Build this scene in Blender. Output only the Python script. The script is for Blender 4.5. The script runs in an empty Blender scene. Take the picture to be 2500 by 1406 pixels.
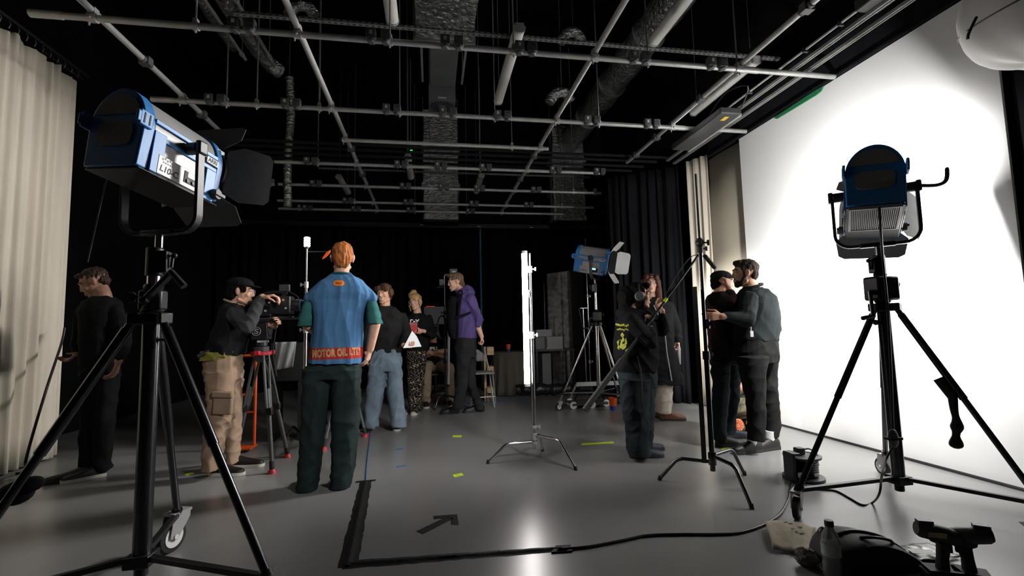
import bpy, math, random
import numpy as np
from mathutils import Vector as V, Matrix as MX
from mathutils.bvhtree import BVHTree
random.seed(7)
sc = bpy.context.scene
COL = sc.collection
R_ = math.radians

# ---------------------------------------------------------------- camera
F, YAW, PIT, ROL, CH = 1147.54, 0.171003527, 0.0872285915, -0.0225243462, 1.12
_f = V((math.sin(YAW)*math.cos(PIT), math.cos(YAW)*math.cos(PIT), math.sin(PIT)))
_r0 = V((math.cos(YAW), -math.sin(YAW), 0)); _u0 = _r0.cross(_f)
CR = _r0*math.cos(ROL) + _u0*math.sin(ROL)
CU = -_r0*math.sin(ROL) + _u0*math.cos(ROL)
CC = V((0, 0, CH))
cd = bpy.data.cameras.new('camera'); cam = bpy.data.objects.new('camera', cd); COL.objects.link(cam)
cd.sensor_width = 36; cd.lens = F/2500*36; cd.clip_start = .02; cd.clip_end = 60
m3 = MX((CR, CU, -_f)).transposed()
cam.matrix_world = MX.Translation(CC) @ m3.to_4x4()
sc.camera = cam
# ---------------------------------------------------------------- world, exposure, added fill light
w = bpy.data.worlds.new('dark_hall'); sc.world = w; w.use_nodes = True
w.node_tree.nodes['Background'].inputs[0].default_value = (.9, 1, 1.05, 1)
w.node_tree.nodes['Background'].inputs[1].default_value = .004
sc.view_settings.view_transform = 'Standard'; sc.view_settings.look = 'None'
sc.view_settings.exposure = 0; sc.view_settings.gamma = 1; sc.view_settings.use_curve_mapping = False
def lamp(name, kind, loc, aim, energy, color=(1, 1, 1), parent=None, **k):
    d = bpy.data.lights.new(name, kind); o = bpy.data.objects.new(name, d); COL.objects.link(o)
    d.energy = energy; d.color = color
    for a, b in k.items(): setattr(d, a, b)
    o.location = loc; o.rotation_euler = (V(aim)-V(loc)).to_track_quat('-Z', 'Y').to_euler()
    return o
# added soft fill spot outside the frame, brightens the centre group
lamp('fill_spot', 'SPOT', (2.0, 0, 3.1), (-.3, 4.8, 1.05), 600, (1, .99, .97), spot_size=R_(42), spot_blend=.55, shadow_soft_size=.3)

# ---------------------------------------------------------------- pixel helpers (2500 x 1406 frame)
def ray(x, y): return _f + CR*((x-1250)/F) - CU*((y-703)/F)
def at(x, y, Y): d = ray(x, y); return CC + d*(Y/d.y)          # on the upright plane at depth Y
def atX(x, y, X): d = ray(x, y); return CC + d*(X/d.x)         # on the side plane X
def fl(x, y, z=0.): d = ray(x, y); return CC + d*((z-CH)/d.z)  # on the level z

# ---------------------------------------------------------------- materials
def mat(name, col, rough=.6, metal=0., noise=None, bump=None, emit=None, spec=.5, trans=0., sheen=0.):
    """col rgb linear; noise=(scale, amount, stretch) colour variation; bump=(scale, strength, stretch)"""
    m = bpy.data.materials.new(name); m.use_nodes = True
    nt = m.node_tree; b = nt.nodes['Principled BSDF']
    b.inputs['Base Color'].default_value = (*col, 1); b.inputs['Roughness'].default_value = rough
    b.inputs['Metallic'].default_value = metal; b.inputs['Specular IOR Level'].default_value = spec
    if trans: b.inputs['Transmission Weight'].default_value = trans
    if sheen: b.inputs['Sheen Weight'].default_value = sheen
    if emit:
        b.inputs['Emission Color'].default_value = (*emit[0], 1); b.inputs['Emission Strength'].default_value = emit[1]
    def tex(scale, st):
        tc = nt.nodes.new('ShaderNodeTexCoord'); mp = nt.nodes.new('ShaderNodeMapping'); mp.inputs['Scale'].default_value = st
        n = nt.nodes.new('ShaderNodeTexNoise'); n.inputs['Scale'].default_value = scale; n.inputs['Detail'].default_value = 4
        nt.links.new(tc.outputs['Object'], mp.inputs[0]); nt.links.new(mp.outputs[0], n.inputs[0]); return n
    if noise:
        n = tex(noise[0], noise[2] if len(noise) > 2 else (1, 1, 1))
        r = nt.nodes.new('ShaderNodeValToRGB'); a = noise[1]
        r.color_ramp.elements[0].position = .3; r.color_ramp.elements[1].position = .7
        r.color_ramp.elements[0].color = (*[c*(1-a) for c in col], 1); r.color_ramp.elements[1].color = (*[min(1, c*(1+a)) for c in col], 1)
        nt.links.new(n.outputs['Fac'], r.inputs[0]); nt.links.new(r.outputs[0], b.inputs['Base Color'])
    if bump:
        n = tex(bump[0], bump[2] if len(bump) > 2 else (1, 1, 1))
        bp = nt.nodes.new('ShaderNodeBump'); bp.inputs['Strength'].default_value = bump[1]; bp.inputs['Distance'].default_value = bump[3] if len(bump) > 3 else .01
        nt.links.new(n.outputs['Fac'], bp.inputs['Height']); nt.links.new(bp.outputs[0], b.inputs['Normal'])
    return m
def cloth(name, col, a=.15, s=9, st=(1, 1, .5)): return mat(name, col, .85, noise=(s, a, st), bump=(260, .25), spec=.12)
K = {}
K['floor'] = mat('grey_vinyl_floor', (.22, .218, .213), .29, noise=(1.6, .10), bump=(3, .015), spec=.55)
K['wall'] = mat('matt_black_paint', (.006, .007, .007), .9, noise=(3, .3), spec=.1)
K['ceil'] = mat('black_ceiling_paint', (.004, .004, .0045), .95, noise=(2, .3), spec=.05)
K['drape'] = mat('black_wool_serge', (.011, .012, .014), .95, noise=(6, .25, (1, 1, .2)), bump=(220, .2), spec=.08)
K['drapeb'] = mat('black_back_drape', (.005, .0055, .006), .95, noise=(6, .25, (1, 1, .2)), bump=(220, .2), spec=.05)
K['cream'] = mat('unbleached_cotton', (.66, .605, .51), .9, noise=(5, .08, (1, 1, .2)), bump=(300, .2), spec=.1)
K['screen'] = mat('white_backdrop_cloth', (.80, .80, .79), .9, noise=(1.2, .02), bump=(200, .03), spec=.1)
K['beige'] = mat('beige_backdrop_cloth', (.47, .43, .34), .9, noise=(2, .05), spec=.1)
K['pipe'] = mat('galvanised_pipe', (.42, .42, .41), .42, .4, noise=(12, .12), bump=(60, .05))
K['strut'] = mat('perforated_steel', (.34, .35, .34), .45, .6, noise=(20, .15))
K['rod'] = mat('hanger_rod_steel', (.23, .23, .23), .5, .5, noise=(20, .1))
K['sock'] = mat('grey_socket_plastic', (.075, .078, .08), .5, noise=(20, .1))
K['sockw'] = mat('socket_sticker', (.5, .5, .5), .6, noise=(90, .2))
K['foil'] = mat('crinkled_foil', (.55, .56, .56), .3, .85, noise=(9, .3, (1, 1, 3)), bump=(13, 1., (1, 1, 2.2), .06))
K['galv'] = mat('painted_duct_sheet', (.17, .19, .19), .5, .3, noise=(5, .1))
K['batten'] = mat('batten_diffuser', (.62, .61, .58), .35, noise=(6, .06))
K['battenb'] = mat('batten_tray', (.3, .3, .29), .5, noise=(6, .06))
K['black'] = mat('black_powder_coat', (.012, .012, .013), .42, noise=(30, .2), bump=(200, .05))
K['rubber'] = mat('black_rubber', (.014, .014, .014), .7, noise=(30, .2))
K['dgrey'] = mat('dark_grey_paint', (.045, .046, .047), .5, noise=(30, .12))
K['chrome'] = mat('chrome_tube', (.62, .61, .63), .16, 1, noise=(30, .05))
K['dchrome'] = mat('black_nickel_tube', (.10, .10, .11), .22, .9, noise=(30, .1))
K['blue'] = mat('fixture_blue', (.045, .23, .60), .42, noise=(15, .06), bump=(150, .05))
K['silver'] = mat('fixture_silver', (.37, .36, .36), .4, .15, noise=(15, .03), bump=(300, .05))
K['door'] = mat('barndoor_grey', (.11, .11, .108), .7, noise=(40, .1))
K['door_lit'] = mat('barndoor_lit_grey', (.42, .42, .42), .6, noise=(10, .05))  # paler copy of the leaf grey, lens light painted in
K['mesh'] = mat('vent_mesh', (.26, .24, .22), .7, noise=(300, .5), bump=(500, .6))
K['ink'] = mat('black_print', (.02, .02, .022), .6, noise=(40, .1))
K['inkg'] = mat('grey_print', (.33, .33, .33), .6, noise=(60, .3))
K['white'] = mat('white_plate', (.75, .75, .74), .5, noise=(15, .03))
K['lcd'] = mat('lcd_panel', (.35, .45, .5), .3, emit=((.45, .75, .85), .35), noise=(40, .1))
K['lcdon'] = mat('lcd_panel_lit', (.3, .5, .6), .3, emit=((.45, .85, 1), 1.2), noise=(40, .1))
K['lens'] = mat('lit_fresnel_lens', (1, 1, 1), .3, emit=((1, .97, .92), 9))
K['lensoff'] = mat('unlit_fresnel_lens', (.06, .06, .06), .15)
K['tube'] = mat('lit_led_tube', (1, 1, 1), .4, emit=((1, .94, .92), 60))
K['led'] = mat('lit_led_head', (1, 1, 1), .4, emit=((1, .93, .97), 26))
K['tubeoff'] = mat('milky_tube_diffuser', (.62, .62, .64), .4, noise=(10, .03))
K['green'] = mat('chroma_green_cloth', (.008, .17, .06), .9, noise=(10, .1))
K['exit'] = mat('green_indicator', (.01, .3, .05), .4, emit=((.02, 1, .15), 2.2))
K['orange'] = mat('orange_plastic', (.75, .10, .015), .45, noise=(20, .08))
K['cblue'] = mat('blue_plastic', (.02, .06, .38), .45, noise=(20, .08))
K['wood'] = mat('pale_pine', (.42, .28, .15), .6, noise=(7, .25, (1, 1, 8)), bump=(30, .1))
K['ytape'] = mat('neon_yellow_tape', (.62, .85, .03), .5, noise=(20, .05))
K['btape'] = mat('black_gaffer_tape', (.012, .012, .012), .6, noise=(30, .3), bump=(90, .35), spec=.2)
K['bltape'] = mat('blue_tape', (.06, .16, .33), .6, noise=(20, .1))
K['cable'] = mat('black_cable', (.014, .014, .015), .4, noise=(30, .2))
K['bcable'] = mat('blue_cable', (.05, .13, .30), .5, noise=(30, .15))
K['paper'] = mat('white_paper', (.8, .8, .8), .7, noise=(10, .03))
K['red'] = mat('red_plastic', (.42, .02, .03), .5, noise=(20, .1))
K['grey'] = mat('grey_vinyl', (.16, .17, .17), .6, noise=(10, .1))
K['boxg'] = mat('pale_grey_cardboard', (.30, .30, .30), .7, noise=(8, .06))
K['tcloth'] = mat('brown_grey_tablecloth', (.11, .095, .075), .85, noise=(8, .2, (1, 1, .2)))
K['panel'] = mat('acoustic_foam_grey', (.17, .168, .16), .9, noise=(14, .5), bump=(24, 1.0))
K['flat'] = mat('painted_flat_brown', (.11, .10, .09), .8, noise=(3, .2))
K['lantern'] = mat('white_silk_lantern', (.72, .70, .67), .8, noise=(4, .05), bump=(9, .3))
K['poly'] = mat('bin_liner_film', (.02, .02, .022), .22, noise=(10, .3), bump=(18, 1.0))
K['gcloth'] = mat('pale_grey_cloth', (.20, .205, .21), .85, noise=(8, .15), bump=(20, .2))

# ---------------------------------------------------------------- mesh building
def basis(d):
    d = V(d).normalized(); a = V((0, 0, 1)) if abs(d.z) < .9 else V((1, 0, 0))
    x = a.cross(d).normalized(); return x, d.cross(x), d
class MB:
    def __init__(s, M=None): s.v = []; s.f = []; s.m = []; s.M = M; s.k = 0
    def add(s, vs, fs):
        n = len(s.v)
        for p in vs: p = V(p); s.v.append(s.M @ p if s.M else p)
        for f in fs: s.f.append([i+n for i in f]); s.m.append(s.k)
        return s
    def box(s, c, d, R=None):
        c = V(c); R = R or MX.Identity(3); h = V(d)/2
        vs = [c + R @ V((x*h.x, y*h.y, z*h.z)) for x in (-1, 1) for y in (-1, 1) for z in (-1, 1)]
        return s.add(vs, [(0, 1, 3, 2), (4, 6, 7, 5), (0, 4, 5, 1), (2, 3, 7, 6), (0, 2, 6, 4), (1, 5, 7, 3)])
    def bar(s, a, b, wx, wz, up=(0, 0, 1)):
        a = V(a); b = V(b); d = (b-a); L = d.length; d.normalize(); x = d.cross(V(up))
        if x.length < 1e-4: x = d.cross(V((1, 0, 0)))
        x.normalize(); z = x.cross(d)
        return s.box((a+b)/2, (wx, L, wz), MX((x, d, z)).transposed())
    def rings(s, rings, cap=True, closed=True):
        n = len(rings[0]); vs = [p for r in rings for p in r]; fs = []
        for i in range(len(rings)-1):
            for j in range(n if closed else n-1):
                k = (j+1) % n; fs.append((i*n+j, i*n+k, (i+1)*n+k, (i+1)*n+j))
        if cap: fs.append(tuple(range(n-1, -1, -1))); fs.append(tuple((len(rings)-1)*n+j for j in range(n)))
        return s.add(vs, fs)
    def tube(s, pts, r, n=10, cap=True):
        pts = [V(p) for p in pts]; rs = r if isinstance(r, (list, tuple)) else [r]*len(pts)
        t0 = (pts[1]-pts[0]).normalized(); x, y, _ = basis(t0); out = []
        for i, p in enumerate(pts):
            a = pts[max(i-1, 0)]; b = pts[min(i+1, len(pts)-1)]; t = (b-a)
            t = t.normalized() if t.length > 1e-9 else t0
            x = (x - t*x.dot(t)).normalized(); y = t.cross(x)
            out.append([p + x*(math.cos(q)*rs[i]) + y*(math.sin(q)*rs[i]) for q in (2*math.pi*j/n for j in range(n))])
        return s.rings(out, cap)
    def cyl(s, a, b, r, r2=None, n=16): return s.tube([a, b], [r, r if r2 is None else r2], n)
    def lathe(s, prof, c=(0, 0, 0), ax=(0, 0, 1), n=20, cap=True):
        x, y, d = basis(ax); c = V(c)
        return s.rings([[c + d*z + x*(math.cos(q)*r) + y*(math.sin(q)*r) for q in (2*math.pi*j/n for j in range(n))] for r, z in prof], cap)
    def ell(s, c, rad, R=None, n=14, k=9):
        c = V(c); R = R or MX.Identity(3); rad = V(rad) if not isinstance(rad, (int, float)) else V((rad,)*3)
        rr = []
        for i in range(1, k):
            t = math.pi*i/k
            rr.append([c + R @ V((rad.x*math.sin(t)*math.cos(q), rad.y*math.sin(t)*math.sin(q), -rad.z*math.cos(t))) for q in (2*math.pi*j/n for j in range(n))])
        vs = [p for r in rr for p in r] + [c + R @ V((0, 0, -rad.z)), c + R @ V((0, 0, rad.z))]; fs = []
        for i in range(k-2):
            for j in range(n): fs.append((i*n+j, i*n+(j+1) % n, (i+1)*n+(j+1) % n, (i+1)*n+j))
        for j in range(n):
            fs.append((len(vs)-2, (j+1) % n, j)); fs.append((len(vs)-1, (k-2)*n+j, (k-2)*n+(j+1) % n))
        return s.add(vs, fs)
    def cap(s, a, b, r0, r1=None, n=12):          # capsule
        a = V(a); b = V(b); r1 = r0 if r1 is None else r1; d = (b-a)
        if d.length < 1e-5: return s.ell(a, r0, n=n)
        x, y, d = basis(d); rr = []
        for q in (-85, -55, -28): rr.append((a + d*(r0*math.sin(R_(q))), r0*math.cos(R_(q))))
        rr += [(a, r0), (b, r1)]
        for q in (28, 55, 85): rr.append((b + d*(r1*math.sin(R_(q))), r1*math.cos(R_(q))))
        return s.rings([[p + x*(math.cos(t)*r) + y*(math.sin(t)*r) for t in (2*math.pi*j/n for j in range(n))] for p, r in rr])
    def prism(s, poly, o, ux, uy, th):            # outline in the plane (ux, uy), extruded th along the normal
        o = V(o); ux = V(ux); uy = V(uy); nn = ux.cross(uy).normalized()*th
        a = [o + ux*p[0] + uy*p[1] for p in poly]; return s.rings([a, [p + nn for p in a]])
    def grid(s, fn, nu, nv):
        vs = [fn(i/nu, j/nv) for i in range(nu+1) for j in range(nv+1)]
        return s.add(vs, [(i*(nv+1)+j, (i+1)*(nv+1)+j, (i+1)*(nv+1)+j+1, i*(nv+1)+j+1) for i in range(nu) for j in range(nv)])
    def mesh(s, name, mats):
        me = bpy.data.meshes.new(name); me.from_pydata(s.v, [], s.f)
        for m in (mats if isinstance(mats, (list, tuple)) else [mats]): me.materials.append(K[m] if isinstance(m, str) else m)
        me.polygons.foreach_set('material_index', s.m); me.update(); return me
    def build(s, name, mats, parent=None, bevel=0, solid=0, ang=38, label=None, recalc=True):
        me = s.mesh(name, mats)
        if recalc:
            import bmesh
            bm = bmesh.new(); bm.from_mesh(me); bmesh.ops.recalc_face_normals(bm, faces=bm.faces); bm.to_mesh(me); bm.free()
        me.polygons.foreach_set('use_smooth', [True]*len(me.polygons)); me.set_sharp_from_angle(angle=R_(ang))
        o = bpy.data.objects.new(name, me); COL.objects.link(o)
        if solid: q = o.modifiers.new('thickness', 'SOLIDIFY'); q.thickness = solid; q.offset = 0
        if bevel: q = o.modifiers.new('rounded_edges', 'BEVEL'); q.width = bevel; q.segments = 2; q.limit_method = 'ANGLE'; q.angle_limit = R_(40)
        attach(o, parent)
        if label: o['label'] = label
        return o
def attach(o, parent):                              # geometry is written in room coordinates, kept local to its thing
    if parent is not None:
        p = V((0, 0, 0)); q = parent
        while q is not None: p += q.location; q = q.parent
        o.parent = parent
        if p.length: o.data.transform(MX.Translation(-p))
def tag(o, label, cat, group=None, kind=None):
    o['label'] = label; o['category'] = cat
    if group: o['group'] = group
    if kind: o['kind'] = kind
    return o
def thing(name, loc, label, cat, group=None):
    o = bpy.data.objects.new(name, None); COL.objects.link(o); o.location = loc; o.empty_display_size = .05
    return tag(o, label, cat, group)
def struct(o): o['kind'] = 'structure'; return o
def dup(root, loc, label=None):
    r = root.copy(); COL.objects.link(r); r.location = loc
    if label: r['label'] = label
    for c in root.children:
        d = c.copy(); COL.objects.link(d); d.parent = r
        for e in c.children: g = e.copy(); COL.objects.link(g); g.parent = d
    return r
def text(s, size, M, m, parent, name='lettering', shear=0., space=1., onto=None, off=.002, bold=0.):
    cu = bpy.data.curves.new(name, 'FONT'); cu.body = s; cu.size = size; cu.align_x = 'CENTER'; cu.align_y = 'CENTER'
    cu.shear = shear; cu.space_character = space; cu.offset = bold; cu.extrude = .0004
    t = bpy.data.objects.new('t', cu); COL.objects.link(t)
    dg = bpy.context.evaluated_depsgraph_get(); me = bpy.data.meshes.new_from_object(t.evaluated_get(dg))
    bpy.data.objects.remove(t); bpy.data.curves.remove(cu)
    me.transform(M)
    if onto:                                        # wrap the letters onto a surface along -normal of the text plane
        bv, d = onto
        for v_ in me.vertices:
            h = bv.ray_cast(v_.co - d*.5, d)
            if h[0] is not None: v_.co = h[0] - d*off
    me.materials.clear(); me.materials.append(K[m]); me.name = name
    o = bpy.data.objects.new(name, me); COL.objects.link(o); attach(o, parent); return o
def frame(o, x, y, z=None):
    x = V(x).normalized(); y = V(y); y = (y - x*y.dot(x)).normalized(); z = x.cross(y)
    return MX.Translation(V(o)) @ MX((x, y, z)).transposed().to_4x4()
def arc(c, ux, uy, r, a0, a1, n): return [V(c) + V(ux)*(r*math.cos(R_(a0+(a1-a0)*i/n))) + V(uy)*(r*math.sin(R_(a0+(a1-a0)*i/n))) for i in range(n+1)]
def spline(pts, n=8):
    pts = [V(p) for p in pts]; P = [pts[0]] + pts + [pts[-1]]; out = []
    for i in range(1, len(P)-2):
        a, b, c, d = P[i-1:i+3]
        for j in range(n):
            t = j/n; out.append(.5*((2*b) + (c-a)*t + (2*a-5*b+4*c-d)*t*t + (3*b-a-3*c+d)*t**3))
    return out + [pts[-1]]
# ================================================================ SETTING
ORD = ['first', 'second', 'third', 'fourth', 'fifth', 'sixth', 'seventh', 'eighth', 'ninth', 'tenth']
XS = 3.80; XL = -3.54; ZG = 3.42; ZC = 6.0; YB = 10.3
def wallbox(name, a, b, m):
    a = V(a); b = V(b); return struct(MB().box((a+b)/2, [abs(q) for q in (b-a)]).build(name, m))
wallbox('floor', (-4.4, -1.5, -.1), (4.2, YB+.2, 0), 'floor')
wallbox('ceiling', (-4.4, -1.5, ZC), (4.2, YB+.2, ZC+.1), 'ceil')
wallbox('wall_left', (-4.4, -1.5, 0), (-4.3, YB, ZC), 'wall')
wallbox('wall_right', (4.0, -1.5, 0), (4.1, YB, ZC), 'wall')
wallbox('wall_back', (-4.4, YB, 0), (4.2, YB+.1, ZC), 'wall')
wallbox('trim_1', (-4.3, YB-.02, .0), (4.0, YB, .12), 'wall')

# ---- backdrop on the right
b = MB(); b.box((XS+.012, (2.44+5.12)/2, ZG/2+.004), (.02, 5.12-2.44, ZG-.01))
tag(b.build('backdrop', 'screen'), 'huge taut white backdrop hung along the right wall behind the tripod lamp', 'backdrop')
b = MB(); b.grid(lambda u, v: V((XS+.06 + .008*math.sin(u*9), 5.05+u*1.05, .01+v*(ZG-.01))), 20, 4)
tag(b.build('backdrop', 'beige', solid=.01), 'narrow unlit beige cloth strip between the cream curtain and the white backdrop', 'backdrop')
b = MB(); b.tube([V((XS-.035, y, .012)) for y in (2.3, 3, 4, 5.3)], .011, 8)
tag(b.build('backdrop_weight', 'black'), 'thin black rod lying along the foot of the white backdrop', 'rod')
b = MB(); b.box((XS+.03, 3.6, ZG+.24), (.05, 4.36, .44)); b.box((XS-.01, 3.6, ZG+.02), (.03, 4.36, .03))
tag(b.build('border_cloth', 'drape', bevel=.006), 'long black border cloth above the top edge of the white backdrop', 'drape')
b = MB(); P = [atX(x, y, XS-.03) for x, y in ((2009, 210), (1985, 224), (1888, 288), (1896, 290), (1990, 233), (2004, 222))]
b.rings([P, [p + V((.012, 0, 0)) for p in P]]); tag(b.build('green_screen', 'green'), 'sliver of green chroma cloth showing above the white backdrop', 'cloth')
b = MB(); b.grid(lambda u, v: V((XS+.05+.03*math.sin(u*40), .8+u*1.62, .01+v*(ZG-.02))), 60, 3)
tag(b.build('drape', 'drape', solid=.01), 'black drape at the far right beyond the edge of the white backdrop', 'curtain')

# ---- curtains
def curtain(name, path, z0, z1, m, label, amp=.05, wl=.11, seed=0, sag=0., gather=0.):
    rnd = random.Random(seed); ph = [rnd.uniform(0, 6.28) for _ in range(6)]
    path = [V((p[0], p[1], 0)) for p in path]
    Ls = [0]
    for i in range(len(path)-1): Ls.append(Ls[-1] + (path[i+1]-path[i]).length)
    L = Ls[-1]; n = int(L/wl*11)
    def fn(u, v):
        s = u*L; i = 0
        while i < len(path)-2 and s > Ls[i+1]: i += 1
        t = (s-Ls[i])/(Ls[i+1]-Ls[i]); p = path[i].lerp(path[i+1], t); d = (path[i+1]-path[i]).normalized(); nn = V((d.y, -d.x, 0))
        k = 6.283*s/wl
        w_ = math.sin(k + 1.3*math.sin(k*.23+ph[0]) + .35*math.sin(v*3+ph[1]+s*2)) + .45*math.sin(k*.47+ph[2]+.5*v) + .25*math.sin(k*2.1+ph[3]+1.2*v)
        a_ = amp*(.55+.45*(1-v)) + .0*v
        z = z0 + (z1-z0)*v
        if v > .9: z -= sag*abs(math.sin(k*.25))*(v-.9)*10
        q = p + nn*(w_*a_) + d*(.25*amp*math.sin(k*.9+ph[4]+2*v))
        return V((q.x, q.y, z))
    b = MB().grid(fn, n, 14); return tag(b.build(name, m, solid=.004, ang=80), label, 'curtain')
curtain('curtain', [(XL, 1.9), (XL, 4.2), (XL+.0, 5.05), (XL-.05, 5.32)], .015, 3.78, 'cream', 'floor-length cream cotton curtain hanging on the left side of the studio', .035, .12, 3, sag=.05)
pr = at(1560, 700, 6.5)
curtain('curtain', [(2.78, 7.05), (3.1, 6.78), (3.4, 6.52), (3.66, 6.32)], .012, 3.5, 'drape', 'black pleated curtain stacked in the far right corner behind the woman in the long coat', .06, .135, 5)
curtain('curtain', [(3.70, 6.16), (3.74, 6.03), (3.83, 5.86)], .012, 3.5, 'cream', 'slim bunched cream curtain beside the black curtain in the right corner', .03, .10, 8)
curtain('curtain', [(-4.2, 10.05), (-1, 10.12), (.4, 10.05), (4, 10.1)], .012, 3.3, 'drapeb', 'black curtain closing off the back of the studio below the foil ducts', .06, .22, 9)
b = MB(); b.box((-.1, 10.0, 3.355), (8.1, .12, .1)); tag(b.build('curtain_track', 'black', bevel=.01), 'black track beam over the back curtain', 'track')

# ---- curtain tracks
def track(pts, label, w=.03, m='dgrey'):
    b = MB()
    for i in range(len(pts)-1):
        a, c = V(pts[i]), V(pts[i+1])
        for q in (-1, 1):
            d = (c-a).normalized(); n_ = V((d.y, -d.x, 0))*(w*.5*q); b.bar(a+n_, c+n_, .008, .022)
        b.bar(a+V((0, 0, .014)), c+V((0, 0, .014)), w+.008, .006)
    o = tag(b.build('curtain_track', m), label, 'track'); return o
zt = ZG+.08
def trk(x, y, label, far, near=1.4, w=.03, m='pipe'): return track([(fl(x, y, zt).x, near, zt), (fl(x, y, zt).x, far, zt)], label, w, m)
trk(1814, 259, 'inner ceiling curtain rail running beside the white backdrop', 6.15)
trk(1745, 331, 'outer ceiling curtain rail nearest the white backdrop', 6.25)
for i, (yy, x0) in enumerate(((6.12, -3.4), (6.3, -3.4), (6.52, -3.4), (6.72, -3.4))):
    track([(x0, yy, zt+.03), (3.4-.1*i, yy, zt+.03)], 'dark curtain rail crossing the studio, %s in depth of four' % ORD[i], .02, 'black')
track([(XL, 1.8, 3.85), (XL, 5.4, 3.85)], 'dark curtain rail above the cream curtain on the left', .03, 'black')
b = MB()
for i in range(38): y = 2.0+i*.088; b.tube([V((XL, y, 3.84)), V((XL+.012, y, 3.81)), V((XL, y, 3.775))], .006, 5)
for i in range(13): t = i/12; b.tube([V((XL, 5.3-t*.5, 3.80)), V((XL+.02, 5.3-t*.5, 3.77))], .006, 5)
tag(b.build('curtain_hooks', 'dgrey'), 'row of dark runner hooks along the top of the left cream curtain', 'hooks', kind='stuff')
b = MB()
x3 = fl(1788, 255, ZG+.12).x
b.tube([(x3, 1.6, ZG+.12), (x3, 4.6, ZG+.12)], .012, 8)
o = tag(b.build('conduit', 'pipe'), 'thin clipped cable conduit left of the two rails at the upper right', 'conduit')
for i in range(7):
    c = MB(); c.box((x3, 2.0+i*.37, ZG+.115), (.05, .02, .045)); c.build('clip', 'dgrey', o, bevel=.004)

# ---- lighting grid: cross pipes
RP = .0242
def coupler(b, x, y, z):
    b.cyl((x-.03, y, z), (x+.03, y, z), RP+.009, n=12); b.box((x, y, z+.05), (.05, .05, .045)); b.cyl((x, y-.045, z-.01), (x, y-.02, z-.01), .011, n=8)
    b.cyl((x-.02, y, z-.055), (x-.02, y, z-.02), .006, n=6)
LONG = {'farleft': -2.39, 'left': -1.0, 'mid': 1.40, 'right': 2.79}
BARS = [  # depth Y, x0, x1, sockets px, rods px, name
    (3.66, -2.74, 3.76, (595, 925, 1103, 1282, 1558, 1745), (478, 952, 1254, 1582, 1800), 'nearest'),
    (4.90, -2.62, 3.74, (530, 713, 957, 1093, 1226, 1443, 1588), (553, 627, 780, 976, 1208, 1462), 'second nearest'),
    (5.70, -1.04, 1.50, (), (1250,), 'third nearest, short'),
    (6.55, -2.05, 2.52, (760, 979, 1076, 1185, 1355, 1462), (776, 995, 1172), 'fourth nearest'),
    (7.55, -2.30, 2.90, (772, 990, 1083, 1170, 1308), (1050, 1400), 'fifth nearest'),
    (8.50, -2.60, 3.10, (850, 997, 1157, 1290), (866, 1372), 'sixth nearest'),
    (9.06, -2.75, 2.70, (752, 870, 1004, 1148), (1013, 1140), 'farthest'),
]
sock = None
rodn = 0
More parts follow.
